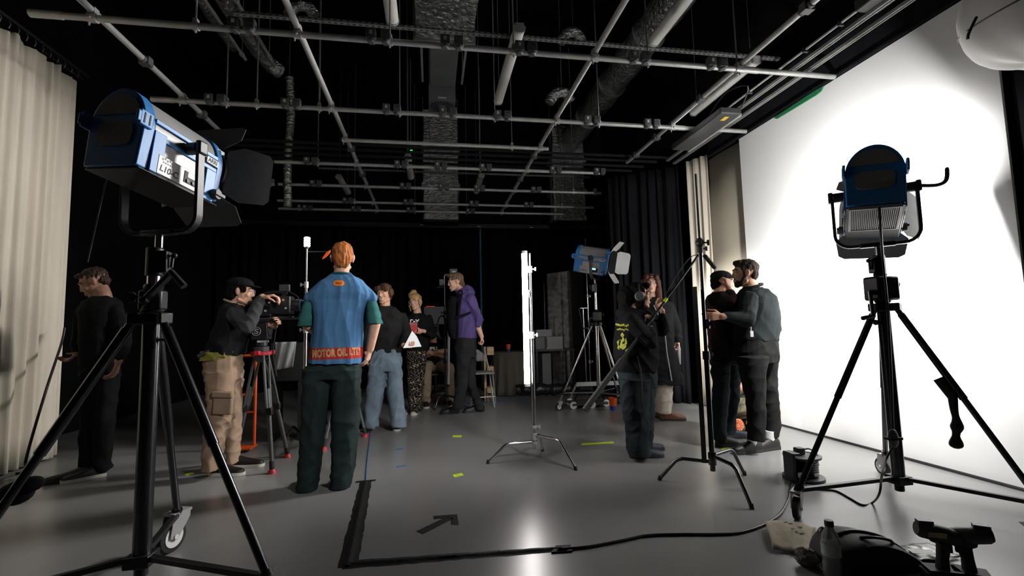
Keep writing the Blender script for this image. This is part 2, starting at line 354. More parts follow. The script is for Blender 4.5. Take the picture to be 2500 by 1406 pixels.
for bi, (y, x0, x1, so, ro, nm) in enumerate(BARS):
    b = MB(); b.tube([V((x0, y, ZG)), V((x1, y, ZG))], RP, 14)
    bar = tag(b.build('grid_pipe', 'pipe'), '%s grey cross pipe of the overhead lighting grid' % nm, 'pipe')
    for lx in LONG.values():
        if x0-.1 < lx < x1+.1 and not (bi in (5, 6) and lx > 2): c = MB(); coupler(c, lx, y, ZG); c.build('coupler', 'pipe', bar)
    for e in ((x0+.06, x1-.9) if bi < 2 else ()): c = MB(); c.cyl((e-.1, y, ZG), (e+.1, y, ZG), RP+.004, n=14); c.build('joint_sleeve', 'pipe', bar)
    for si, px in enumerate(so):
        for h in (0, 1):
            p = V((fl(px, at(0, 0, 1).y, ZG).x, y, ZG)); 
            # x on the pipe seen at pixel column px
            lo, hi = x0, x1
            for _ in range(40):
                mid = (lo+hi)/2; q = V((mid, y, ZG))-CC; sx = 1250+F*(q.dot(CR))/(q.dot(_f))
                if sx < px: lo = mid
                else: hi = mid
            loc = V((lo + (-.055 if h == 0 else .055)*(1 if bi < 2 else .9), y-.01, ZG))
            lab = '%s socket box of the %s pair from left on the %s cross pipe' % (('left', 'right')[h], ORD[si], nm)
            key = 'sock%d' % h
            if key not in globals():
                t = thing('socket_box', loc, lab, 'socket', 'power socket boxes on the lighting grid')
                c = MB(); c.box(loc+V((0, -.022, .022)), (.076, .062, .085)); c.build('housing', 'sock', t, bevel=.006)
                c = MB(); c.lathe([(.03, 0), (.03, .012), (.02, .02)], loc+V((0, -.022, -.02)), (0, 0, -1), 14); c.build('outlet', 'sock', t)
                c = MB()
                if h == 0: c.box(loc+V((.0, -.0545, .03)), (.022, .002, .03)); c.build('sticker', 'sockw', t)
                else: c.lathe([(.012, 0), (.012, .004)], loc+V((.005, -.053, .035)), (0, -1, 0), 12); c.build('bolt_head', 'dgrey', t)
                c = MB(); c.cyl(loc+V((-.02, .01, 0)), loc+V((.02, .01, 0)), RP+.008, n=12); c.build('clamp', 'dgrey', t)
                globals()[key] = t
            else: dup(globals()[key], loc, lab)
    for ri, px in enumerate(ro):
        lo, hi = x0-.2, x1+.2
        for _ in range(40):
            mid = (lo+hi)/2; q = V((mid, y, ZG))-CC; sx = 1250+F*(q.dot(CR))/(q.dot(_f))
            if sx < px: lo = mid
            else: hi = mid
        c = MB(); c.cyl((lo, y, ZG+.02), (lo, y, ZC-.005), .0065, n=6)
        t = tag(c.build('hanger_rod', 'rod'), 'thin %s ceiling hanger rod from the left on the %s cross pipe' % (ORD[ri], nm.replace(', short', '')), 'rod', 'hanger rods of the lighting grid')
        c = MB(); c.cyl((lo-.02, y, ZG), (lo+.02, y, ZG), RP+.008, n=12); c.box((lo, y, ZG+.04), (.03, .04, .03)); c.cyl((lo, y, ZG-.05), (lo, y, ZG-.02), .008, n=6); c.build('clamp', 'pipe', t)
for nm, x, y0, y1 in (('far left', LONG['farleft'], 1.2, 6.05), ('left middle', LONG['left'], 1.2, 9.3), ('right middle', LONG['mid'], 1.2, 9.3), ('far right', LONG['right'], 1.2, 6.2)):
    b = MB(); b.tube([V((x, y0, ZG+.052)), V((x, y1, ZG+.052))], RP, 14)
    o = tag(b.build('grid_pipe', 'pipe'), '%s grid pipe running away from the camera' % nm, 'pipe')
    for yy in ((2.9, 4.3, 5.3, 5.9) if x < -2 or x > 2 else (6.1, 7.1)):
        c = MB(); c.box((x, yy, ZG+.05), (.085, .07, .07)); c.cyl((x, yy-.06, ZG+.05), (x, yy+.06, ZG+.05), RP+.007, n=12); c.build('clamp', 'sock', o, bevel=.006)

# ---- perforated channels
ZB = 3.95
def channel(p0, p1, y, label):
    t = MB(); a = V((p0, y, ZB)); c = V((p1, y, ZB)); t.bar(a, c, .041, .004); t.bar(a+V((0, -.02, .01)), c+V((0, -.02, .01)), .003, .024); t.bar(a+V((0, .02, .01)), c+V((0, .02, .01)), .003, .024)
    h = t; t.k = 1; n = int((p1-p0)/.055)
    for i in range(n): x = p0+.03+i*.055; h.box((x, y, ZB-.003), (.026, .012, .003)); h.box((x, y-.0225, ZB+.012), (.026, .003, .009))
    tag(t.build('strut_channel', ['strut', 'ink']), label, 'channel')
yc = (ZB-CH)*F/((808-52)*1.0)
channel(-1.7, 3.72, 4.28, 'long perforated steel channel carrying the near strip lights')
channel(-1.9, 3.0, 8.35, 'perforated steel channel carrying the far strip lights')

# ---- unlit fluorescent strip lights
def batten(px, py, py2, label, x=None, L=1.5, wires=True):
    a = fl(px, py, ZB-.06); y1 = a.y; y0 = y1-L if py2 is None else fl(px, py2, ZB-.06).y
    if y0 > y1: y0, y1 = y1, y0
    x = a.x
    t = thing('strip_light', (x, (y0+y1)/2, ZB), label, 'strip light', 'unlit fluorescent strip lights')
    c = MB(); c.box((x, (y0+y1)/2, ZB-.025), (.085, y1-y0, .03)); c.build('tray', 'battenb', t, bevel=.006)
    c = MB(); pr_ = [(-.052, 0), (-.056, -.02), (-.045, -.05), (-.02, -.064), (.02, -.064), (.045, -.05), (.056, -.02), (.052, 0)]
    c.rings([[V((x+p, yy, ZB-.04+q)) for p, q in pr_] for yy in (y0+.02, y1-.02)]); c.build('diffuser', 'batten', t, ang=50)
    for yy in (y0, y1): c = MB(); c.rings([[V((x+p*1.06, yy+d, ZB-.04+q*1.06)) for p, q in pr_] for d in (0, .024 if yy == y0 else -.024)]); c.build('end_cap', 'battenb', t)
    for yy in (y0+.1, y1-.1): c = MB(); c.box((x, yy, ZB-.006), (.03, .05, .035)); c.cyl((x, yy, ZB+.01), (x, yy, ZC-.005), .003, n=5); c.build('bracket', 'strut', t)
batten(958, 52, None, 'strip light cut off by the top edge of the picture left of the foil duct')
batten(1216, 248, 62, 'white strip light hanging in the centre below the steel channel')
batten(1594, 104, None, 'strip light at the upper right, cut off by the top edge of the picture')
batten(1692, 276, 132, 'strip light behind the right grid pipes near the white backdrop')
batten(1003, 433, 382, 'small far strip light under the green indicator lamp')
batten(1163, 468, 428, 'small far strip light to the right of the foil column')
batten(850, 470, 432, 'small dim far strip light left of the foil column')

# ---- ducts
def foilbox(b, x0, x1, y0, y1, z0, z1, n=6, j=.012, axis='y', seed=1):
    rnd = random.Random(seed); out = []
    N = n*3
    for i in range(N+1):
        t = i/N; w_ = .018 if i % n in (0,) else 0
        r = []
        for cx, cz in ((0, 0), (.33, 0), (.66, 0), (1, 0), (1, .5), (1, 1), (.5, 1), (0, 1), (0, .5)):
            jx = rnd.uniform(-j, j); jz = rnd.uniform(-j, j)
            if axis == 'y': r.append(V((x0+(x1-x0)*cx+jx+w_*(cx-.5)*2, y0+(y1-y0)*t, z0+(z1-z0)*cz+jz+w_*(cz-.5)*2)))
            else: r.append(V((x0+(x1-x0)*cx+jx+w_*(cx-.5)*2, y0+(y1-y0)*cz+jz, z0+(z1-z0)*t)))
        out.append(r)
    b.rings(out)
p0, p1 = fl(1017, 92, 4.7), fl(1154, 96, 4.7)
t = thing('air_duct', (.3, 4.5, 4.7), 'foil wrapped ceiling duct running away above the centre', 'duct')
b = MB(); foilbox(b, p0.x, p1.x, 2.5, p0.y, 4.7, 5.25, 5, .01, seed=3); b.build('duct_run', 'foil', t)
b = MB(); b.box(((p0.x+p1.x)/2, p0.y, 4.97), (p1.x-p0.x+.08, .05, .64)); b.build('end_flange', 'galv', t, bevel=.01)
b = MB(); y2 = fl(1080, 212, 4.75).y; b.box(((p0.x+p1.x)/2, (p0.y+y2)/2, 5.0), (.38, y2-p0.y, .5)); b.build('neck', 'galv', t, bevel=.02)
for q in (-1, 1):
    b = MB(); xx = (p0.x+p1.x)/2+q*.29; b.box((xx, (p0.y+y2)/2, 4.82), (.03, y2-p0.y, .03)); b.cyl((xx, y2-.2, 4.8), (xx, y2-.2, ZC-.01), .008, n=6); b.build('support_rail', 'pipe', t)
fy = 6.9
A, B_, C_, D_ = at(1046, 204, fy), at(1112, 208, fy), at(1046, 243, fy), at(1112, 246, fy)
yr = fl(1080, 275, C_.z).y; yr = min(yr, fy+.55)
t = thing('fan_box', (C_.x, fy, C_.z), 'grey ceiling air box with a round swirl grille underneath', 'fan')
b = MB(); b.box(((A.x+B_.x)/2, (fy+yr)/2, (A.z+C_.z)/2), (B_.x-A.x, yr-fy, A.z-C_.z)); b.build('housing', 'galv', t, bevel=.008)
b = MB(); b.box(((A.x+B_.x)/2, fy-.004, C_.z+.04), (.12, .006, .02)); b.build('label_plate', 'white', t)
for q in (-1, 1): b = MB(); b.cyl(((A.x+B_.x)/2+q*.15, (fy+yr)/2, A.z-.01), ((A.x+B_.x)/2+q*.15, (fy+yr)/2, ZC-.005), .006, n=6); b.build('hanger', 'rod', t)
cx, cy = (A.x+B_.x)/2, (fy+yr)/2; rr = (B_.x-A.x)*.45; ry_ = min(rr, (yr-fy)*.47)
b = MB(); b.lathe([(rr*.28, 0), (rr*.2, .012)], (cx, cy, C_.z-.001), (0, 0, -1), 18); b.k = 1
for i in range(26):
    a = 2*math.pi*i/26; a2 = a+.22
    q = [V((cx+math.cos(a)*rr*.36, cy+math.sin(a)*ry_*.36, C_.z-.003)), V((cx+math.cos(a2)*rr, cy+math.sin(a2)*ry_, C_.z-.003)), V((cx+math.cos(a2+.1)*rr, cy+math.sin(a2+.1)*ry_, C_.z-.003)), V((cx+math.cos(a+.07)*rr*.36, cy+math.sin(a+.07)*ry_*.36, C_.z-.003))]
    b.rings([q, [v_ - V((0, 0, .003)) for v_ in q]])
b.build('swirl_grille', ['galv', 'ink'], t)
def column(xa, xb, ya, yb, label, seed):
    Yd = 9.7; p = at(xa, ya, Yd); q = at(xb, yb, Yd)
    t = thing('air_duct', (p.x, Yd, q.z), label, 'duct'); b = MB()
    for xx in (p.x-.015, q.x+.015): b.cyl((xx, Yd-.1, q.z), (xx, Yd-.1, ZC-.005), .008, n=6)
    b.build('hanger_rods', 'rod', t)
    b = MB(); foilbox(b, p.x, q.x, Yd-.25, Yd+.15, q.z, p.z, 8, .012, 'z', seed); b.build('duct_run', 'foil', t)
    for k in (.28, .62): b = MB(); zz = q.z+(p.z-q.z)*k; foilbox(b, p.x-.03, q.x+.03, Yd-.28, Yd+.18, zz, zz+.1, 2, .012, 'z', seed+4); b.build('tape_band', 'foil', t)
    b = MB(); b.box(((p.x+q.x)/2, Yd-.05, q.z-.02), (q.x-p.x+.03, .42, .04)); b.build('end_frame', 'black', t)
column(1034, 1117, 280, 543, 'foil wrapped duct column dropping down the back wall in the centre', 11)
column(1340, 1421, 318, 545, 'foil wrapped duct column dropping down the back wall at right', 17)
x2 = fl(1399, 311, 4.85).x
t = thing('air_duct', (x2, 6, 5), 'dark round duct running back to the right foil column', 'duct')
b = MB(); yy = [4.2+i*.4 for i in range(14)]
b.tube([V((x2+.28, y, 5.05)) for y in yy], [.22+.012*((i*7) % 3-1) for i in range(14)], 14); b.build('duct_run', 'foil', t)
for y in (5.6, 6.9, 8.1): b = MB(); b.cyl((x2+.28, y, 5.05), (x2+.28, y+.04, 5.05), .24, n=16); b.build('strap', 'galv', t)
def flexi(name, pts, r, label, seed):
    rnd = random.Random(seed); P = spline(pts, 10); b = MB()
    b.tube(P, [r*(1+.09*(i % 2)+rnd.uniform(-.05, .05)) for i in range(len(P))], 10); o = tag(b.build(name, 'foil'), label, 'duct'); q = max(P, key=lambda v_: v_.z); b = MB(); b.cyl((q.x, q.y, q.z+r*.7), (q.x, q.y, ZC-.005), .006, n=6); b.build('hanger', 'rod', o)
    return o
x4 = fl(640, 120, 4.9).x
flexi('foil_pipe', [(x4-.10, 3.2, 4.95), (x4-.10, 4.5, 4.95), (x4-.10, 6.1, 4.95), (x4-.05, 6.75, 4.93), (x4+.06, 6.95, 4.9)], .10, 'shiny foil pipe along the ceiling at upper left', 2)
flexi('foil_pipe', [(x4-.42, 3.2, 5.0), (x4-.42, 5, 5.0), (x4-.42, 6.6, 5.0)], .06, 'thinner foil pipe left of the shiny one at upper left', 4)
for dx, n_ in ((.06, 'right'), (-.28, 'left')):
    t = thing('service_pipe', (x4+dx, 5, 4.85), 'straight grey service pipe just %s of the shiny foil pipe at upper left' % n_, 'pipe')
    b = MB(); b.tube([(x4+dx, 2.8, 4.86), (x4+dx, 6.62, 4.86)], .022, 8); b.build('pipe_run', 'pipe', t)
    for y in (4.2, 5.4, 6.5): b = MB(); b.cyl((x4+dx, y-.02, 4.86), (x4+dx, y+.02, 4.86), .034, n=10); b.cyl((x4+dx, y, 4.88), (x4+dx, y, ZC-.005), .005, n=5); b.build('pipe_clip', 'pipe', t)
px_, pz_ = at(706, 215, 7.1), at(706, 505, 7.1)
flexi('foil_pipe', [(px_.x, 7.1, 4.9), (px_.x+.03, 7.1, 4.4), (px_.x, 7.1, 3.7), (px_.x+.01, 7.1, pz_.z)], .055, 'slim upright foil pipe at the left ends of the far grid pipes', 6)
for (x, y, n_) in ((1395, 85, 'foil elbow above the second grid pipe at the upper right'), (1367, 232, 'crumpled foil bundle beside the right middle grid pipe'), (735, 20, 'foil elbow beside the left middle grid pipe at the top')):
    p = at(x, y, 6.2); flexi('foil_elbow', [p+V((-.16, 0, -.12)), p+V((-.06, 0, .02)), p+V((.08, 0, .03)), p+V((.17, .02, -.08))], .07, n_, x)
p = at(1003, 369, 8.2); b = MB(); b.box(p, (.1, .04, .06)); o = tag(b.build('indicator_lamp', 'black', bevel=.008), 'small green glowing indicator lamp under the ceiling', 'lamp')
b = MB(); b.box(p+V((.01, -.022, 0)), (.04, .006, .028)); b.build('glowing_panel', 'exit', o)
b = MB(); b.cyl(p+V((0, 0, .03)), (p.x, p.y, ZC-.01), .008, n=6); b.build('drop_rod', 'rod', o)

# ---- long black fitting and small box at the rails, silk lantern
a, c = fl(1650, 345, ZG-.03), fl(1785, 283, ZG-.03)
t = thing('led_fitting', a, 'long black ceiling fitting with a yellow sticker beside the rails', 'lamp')
b = MB(); b.box((c.x-.14, (a.y+c.y)/2-.05, ZG-.07), (.24, a.y-c.y+.3, .07)); b.build('housing', 'dgrey', t, bevel=.012)
Lp = V((c.x-.14, (a.y+c.y)/2-.05, ZG-.15)); L = lamp('beam', 'SPOT', Lp, (-3.0, 3.35, 1.55), 1250, (1, .985, .95), spot_size=R_(56), spot_blend=.6, shadow_soft_size=.4); L.parent = t; L.location = Lp - V(t.location)  # added fill spot for the left side, standing in for backdrop bounce
b = MB(); b.box((c.x-.14, c.y-.08, ZG-.107), (.05, .09, .003)); b.build('sticker', mat('yellow_sticker', (.6, .42, .04), .5, noise=(60, .3)), t)
b = MB(); b.box((c.x+.0, (a.y+c.y)/2, ZG-.085), (.03, a.y-c.y+.3, .03)); b.build('side_rail', 'pipe', t)
b = MB(); b.tube(spline([(c.x-.02, c.y-.2, ZG-.04), (c.x-.1, c.y-.42, ZG+.08), (c.x-.12, c.y-.1, ZG+.17), (c.x-.14, c.y+.2, ZG+.05)], 6), .008, 6); b.build('lead', 'cable', t)
p = fl(2118, 32, ZG+.1); b = MB(); b.box(p+V((-.02, -.30, .04)), (.2, .6, .09)); o = tag(b.build('junction_box', 'dgrey', bevel=.01), 'flat grey box at the top edge beside the rails', 'box')
b = MB(); b.box(p+V((-.02, .005, .04)), (.14, .01, .05)); b.build('cover_plate', 'sock', o)
# lantern
Lc = at(2560, 0, 1.85) + V((0, 0, .0))
t = thing('silk_lantern', Lc, 'big white silk balloon lantern at the top right corner', 'lantern')
b = MB(); rnd = random.Random(5)
def lan(u, v):
    th = math.pi*(.02+.96*u); ph = 2*math.pi*v; r = .36*(1+.015*math.sin(ph*8)+.02*math.sin(ph*3+th*4)); 
    return Lc + V((r*math.sin(th)*math.cos(ph), r*math.sin(th)*math.sin(ph), r*.92*math.cos(th)))
b.grid(lan, 32, 48); b.build('silk_skin', 'lantern', t, ang=80)
b = MB(); b.tube(spline([at(2384, 42, 1.70), at(2374, 62, 1.70), at(2364, 85, 1.70), at(2363, 97, 1.70)], 5), .006, 6); b.build('tie_loop', 'dgrey', t)
b = MB(); b.tube([Lc + V((.365*math.cos(q)*math.cos(.3), .365*math.sin(q), .335*math.cos(q)*math.sin(.3))) for q in (2*math.pi*i/40 for i in range(41))], .004, 5); b.build('seam', 'dgrey', t)
b = MB(); b.cyl(Lc+V((0, 0, .32)), (Lc.x, Lc.y, ZG+.03), .012, n=8); b.build('hanging_pole', 'pipe', t)
# ================================================================ LIGHTS, STANDS, CAMERA GEAR
def fresnel(C, az, tilt, s, label, yoke_z, lit=None, doors=(50, 50, 50, 50), heat=True, lcd='lcd', roll=0., word='L10-C', door_in='door', door_out='door', lever=True, yoke_m='dgrey'):
    """C centre of the housing; az from +Y towards +X; the root sits at the bottom of the yoke"""
    C = V(C); az = R_(az); f = V((math.sin(az), math.cos(az), 0)); r = V((math.cos(az), -math.sin(az), 0))
    T = MX.Translation(C) @ MX((r, f, V((0, 0, 1)))).transposed().to_4x4() @ MX.Rotation(R_(roll), 4, 'Y') @ MX.Rotation(R_(tilt), 4, 'X') @ MX.Scale(s, 4)
    t = thing('fresnel_lamp', (C.x, C.y, yoke_z), label, 'film light')
    TU = T @ MX.Scale(.85, 4); T = T @ MX.Diagonal((.83, 1.06, 1.1, 1))
    def D(w_, h, r_, y0, y1, b, n=18):
        pr = [(-w_*.95, -h), (w_*.95, -h)] + [(r_*math.cos(q), r_*math.sin(q)) for q in (math.pi*i/n for i in range(n+1))]
        b.rings([[V((x, y, z)) for x, z in pr] for y in (y0, y1)])
    b = MB(T); D(.182, .14, .182, -.20, .20, b); b.box((0, 0, -.155), (.37, .39, .10)); b.build('housing', 'silver', t, bevel=.004)
    b = MB(T); D(.188, .20, .19, -.262, -.20, b); b.build('rear_cap', 'blue', t, bevel=.006)
    b = MB(T); pr = [(.15*math.cos(q), .055+.1*math.sin(q)) for q in (math.pi*i/14 for i in range(15))]
    b.rings([[V((x, y, z)) for x, z in pr] for y in (-.268, -.262)])
    pr = [(.125*math.copysign(abs(math.cos(q))**.35, math.cos(q)), -.045+.058*math.copysign(abs(math.sin(q))**.6, math.sin(q))) for q in (2*math.pi*i/28 for i in range(28))]
    b.rings([[V((x, y, z)) for x, z in pr] for y in (-.268, -.262)]); b.build('rear_vent', 'mesh', t)
    b = MB(T); D(.19, .19, .195, .20, .245, b); b.build('front_ring', 'blue', t, bevel=.006)
    b = MB(T)
    for q in (-1, 1):
        b.box((q*.186, 0, .045), (.012, .41, .022)); b.box((q*.186, 0, -.025), (.012, .41, .022))
        b.box((q*.189, .168, -.12), (.012, .07, .17)); b.box((q*.189, -.168, -.10), (.012, .07, .20))
    b.build('side_trim', 'blue', t, bevel=.003)
    for q in (-1, 1):
        b = MB(T); b.box((q*.193, -.02, -.15), (.008, .29, .095)); b.build('side_plate', 'silver', t, bevel=.004)
        b = MB(T); b.box((q*.198, .055, -.145), (.004, .125, .062)); o = b.build('control_panel', 'ink', t, bevel=.002)
        b = MB(T); b.box((q*.2005, .05, -.13), (.002, .07, .024)); b.build('display', lcd, o)
        for k in range(3): b = MB(T); b.cyl((q*.2, .015+k*.035, -.162), (q*.207, .015+k*.035, -.162), .009, n=10); b.build('control_knob', 'dgrey', o)
        Mt = T @ frame((q*.1975, -.098 if q > 0 else -.098, -.165), (0, q, 0), (0, 0, 1)); text(word, .043, Mt, 'ink', t, shear=.15, bold=.0012)
        b = MB(T); b.box((q*.1925, .165, .012), (.008, .085, .036)); o = b.build('name_plate', 'white', t, bevel=.002)
        Mt = T @ frame((q*.1968, .165, .012), (0, q, 0), (0, 0, 1)); text('ARRI', .031, Mt, 'ink', o, bold=.0012)
        Mt = T @ frame((q*.1975, -.11, -.118), (0, q, 0), (0, 0, 1)); b = MB(Mt)
        for k in range(5): b.box((-.03+k*.014, .006*((k*3) % 2), 0), (.010, .012, .0006)); b.box((-.024+k*.013, -.014, 0), (.009, .008, .0006))
        b.build('worn_sticker', 'inkg', t)
        b = MB(T); b.cyl((q*.196, .205, -.16), (q*.235, .205, -.16), .03, .026, 16); b.bar((q*.24, .175, -.16), (q*.24, .245, -.162), .014, .016); b.build('lock_knob', 'sock', t)
        # carrying clip at the back
        b = MB(T); b.box((q*.196, -.262, .02), (.02, .07, .075)); b.box((q*.197, -.295, .02), (.016, .03, .055)); b.build('handle_clip', 'blue', t, bevel=.005)
        b = MB(T)
        for k in (0, 1): b.box((q*.2065, -.275+k*.028, .02), (.004, .007, .05))
        b.build('clip_slots', 'ink', t)
    b = MB(T); b.box((0, 0, -.206), (.365, .50, .010)); b.build('bottom_tray', 'black', t, bevel=.004)
    if heat:
        b = MB(T); b.box((0, -.1, -.213), (.30, .32, .012))
        b.k = 1
        for k in range(24): b.box((-.138+k*.012, -.1, -.221), (.0055, .30, .012))
        b.build('heat_sink', ['ink', 'silver'], t)
        b = MB(T)
        for x in (-.155, .155): b.box((x, -.1, -.220), (.018, .34, .02))
        for y in (-.262, .06): b.box((0, y, -.220), (.32, .014, .02))
        b.build('heat_sink_frame', 'silver', t, bevel=.002)
    # lens, barrel, barn doors
    T = TU
    b = MB(T); b.lathe([(.185, .24), (.18, .275), (.165, .275), (.16, .25)], (0, 0, 0), (0, 1, 0), 28, cap=False); b.build('lens_ring', 'black', t)
    b = MB(T); b.lathe([(.162, .268), (.14, .290), (.08, .305), (.001, .31)], (0, 0, 0), (0, 1, 0), 28); b.build('fresnel_lens', 'lens' if lit else 'lensoff', t)
    b = MB(T); b.lathe([(.20, .318), (.205, .332), (.185, .336), (.183, .320)], (0, 0, 0), (0, 1, 0), 28, cap=False)
    for k in range(4): a = R_(45+90*k); b.box((.198*math.cos(a), .305, .198*math.sin(a)), (.03, .07, .03))
    b.build('barndoor_frame', 'black', t)
    for k, a in enumerate((0, 180, 90, 270)):      # right, left, top, bottom leaves
        ang = doors[k]; a = R_(a); n_ = V((math.cos(a), 0, math.sin(a))); tg = V((-math.sin(a), 0, math.cos(a)))
        o = n_*.185 + V((0, .336, 0)); d = n_*math.sin(R_(ang)) + V((0, math.cos(R_(ang)), 0))
        w0, w1, L = (.16, .215, .30) if k < 2 else (.16, .25, .25)
        po = [(-w0, 0), (w0, 0), (w1, L*.35), (w1*.92, L*.9), (w1*.75, L), (-w1*.75, L), (-w1*.92, L*.9), (-w1, L*.35)]
        b = MB(T); nn = tg.cross(d).normalized(); inw = 1 if nn.dot(n_) < 0 else -1; b.prism(po, o, tg, d, .0015*inw); b.k = 1; b.prism(po, o-nn*(.0016*inw), tg, d, .0015*inw); leaf = b.build('barndoor_leaf', [door_in, door_out], t)
        b = MB(T)
        for q in (-.09, .09): b.cyl(o+tg*(q-.02), o+tg*(q+.02), .008, n=8)
        b.build('hinge', 'black', leaf)
    # yoke (upright), knob
    Y0 = MX.Translation(C) @ MX((r, f, V((0, 0, 1)))).transposed().to_4x4()
    h = (yoke_z-C.z); W = .232*s; q = .09*s
    b = MB(Y0); P = [V((-W, 0, .03*s)), V((-W, 0, h+q))] + arc((-W+q, 0, h+q), (1, 0, 0), (0, 0, 1), q, 180, 270, 6)[1:] + arc((W-q, 0, h+q), (1, 0, 0), (0, 0, 1), q, 270, 360, 6) + [V((W, 0, .03*s))]
    rr = []
    for i, p in enumerate(P):
        a_ = P[max(i-1, 0)]; c_ = P[min(i+1, len(P)-1)]; tt = (c_-a_).normalized(); n_ = V((0, 1, 0)); u_ = tt.cross(n_)
        rr.append([p + n_*(x*.021*s) + u_*(z*.010*s) for x, z in ((-1, -1), (1, -1), (1, -.35), (.25, -.35), (.25, .1), (1, .1), (1, 1), (-1, 1), (-1, .1), (-.25, .1), (-.25, -.35), (-1, -.35))])
    b.rings(rr); b.build('yoke', yoke_m, t)
    b = MB(Y0); b.box((0, 0, h), (.2*s, .055*s, .03*s)); b.build('yoke_base', 'black', t, bevel=.008)
    for q in (-1, 1):
        b = MB(Y0); b.cyl((q*.155*s, 0, 0), (q*.23*s, 0, 0), .034*s, n=16); b.box((q*.24*s, 0, 0), (.03*s, .065*s, .075*s)); b.build('pivot_block', 'black', t, bevel=.008)
    if lever: b = MB(Y0); b.tube(spline([(.25*s, 0, 0), (.33*s, -.01, -.015*s), (.375*s, -.01, .01*s), (.385*s, -.01, .09*s)], 5), [.012*s]*15+[.008*s], 8); b.build('locking_lever', 'black', t)
    b = MB(Y0); b.cyl((0, 0, h-.085*s), (0, 0, h), .017, n=12); b.build('spigot', 'chrome', t)
    if lit:
        p = T @ V((0, lit.get('y', .45), 0)); L = lamp('beam', 'SPOT', p, lit['aim'], lit['W'], lit.get('col', (1, .98, .95)), spot_size=R_(lit.get('cone', 100)), spot_blend=lit.get('blend', 1), shadow_soft_size=.12)
        mw = V(L.location); L.parent = t; L.location = mw - V(t.location)
        if 'spill' in lit:
            p = T @ V((0, .42, 0)); L = lamp('lens_spill', 'AREA', p, T @ V((0, 2, 0)), lit['spill'], (1, .98, .96), shape='DISK', size=.24)
            mw = V(L.location); L.parent = t; L.location = mw - V(t.location)
    return t, T

def caster(t, x, y, top, ang, s=1.):
    c, sn = math.cos(ang), math.sin(ang); d = V((c, sn, 0)); n_ = V((-sn, c, 0)); r = .048*s; o = V((x, y, 0)) + d*.025*s
    b = MB(); b.cyl((x, y, top+.01), (x, y, r*2+.02*s), .012*s, n=10)
    for q in (-1, 1): b.prism([(-.03*s, 2*r+.022*s), (.035*s, 2*r+.02*s), (.045*s, r), (.02*s, r-.012*s), (.002*s, r+.01*s), (-.028*s, 2*r+.0*s)], V((x, y, 0))+n_*(q*.019*s)-n_*.0015, d, V((0, 0, 1)), -.003)
    b.box(V((x, y, 2*r+.022*s))+d*.002, (.07*s, .042*s, .008*s), MX.Rotation(ang, 3, 'Z')); b.build('caster_fork', 'silver', t)
    w_ = MB(); w_.lathe([(r*.72, -.013*s), (r, -.011*s), (r, .011*s), (r*.72, .013*s)], o+V((0, 0, r)), n_, 22); w_.build('caster_wheel', 'rubber', t)
    w_ = MB(); w_.lathe([(r*.70, -.0145*s), (r*.74, 0), (r*.70, .0145*s)], o+V((0, 0, r)), n_, 20); w_.cyl(o+V((0, 0, r))-n_*.023*s, o+V((0, 0, r))+n_*.023*s, .008*s, n=8); w_.build('wheel_hub', 'white', t)

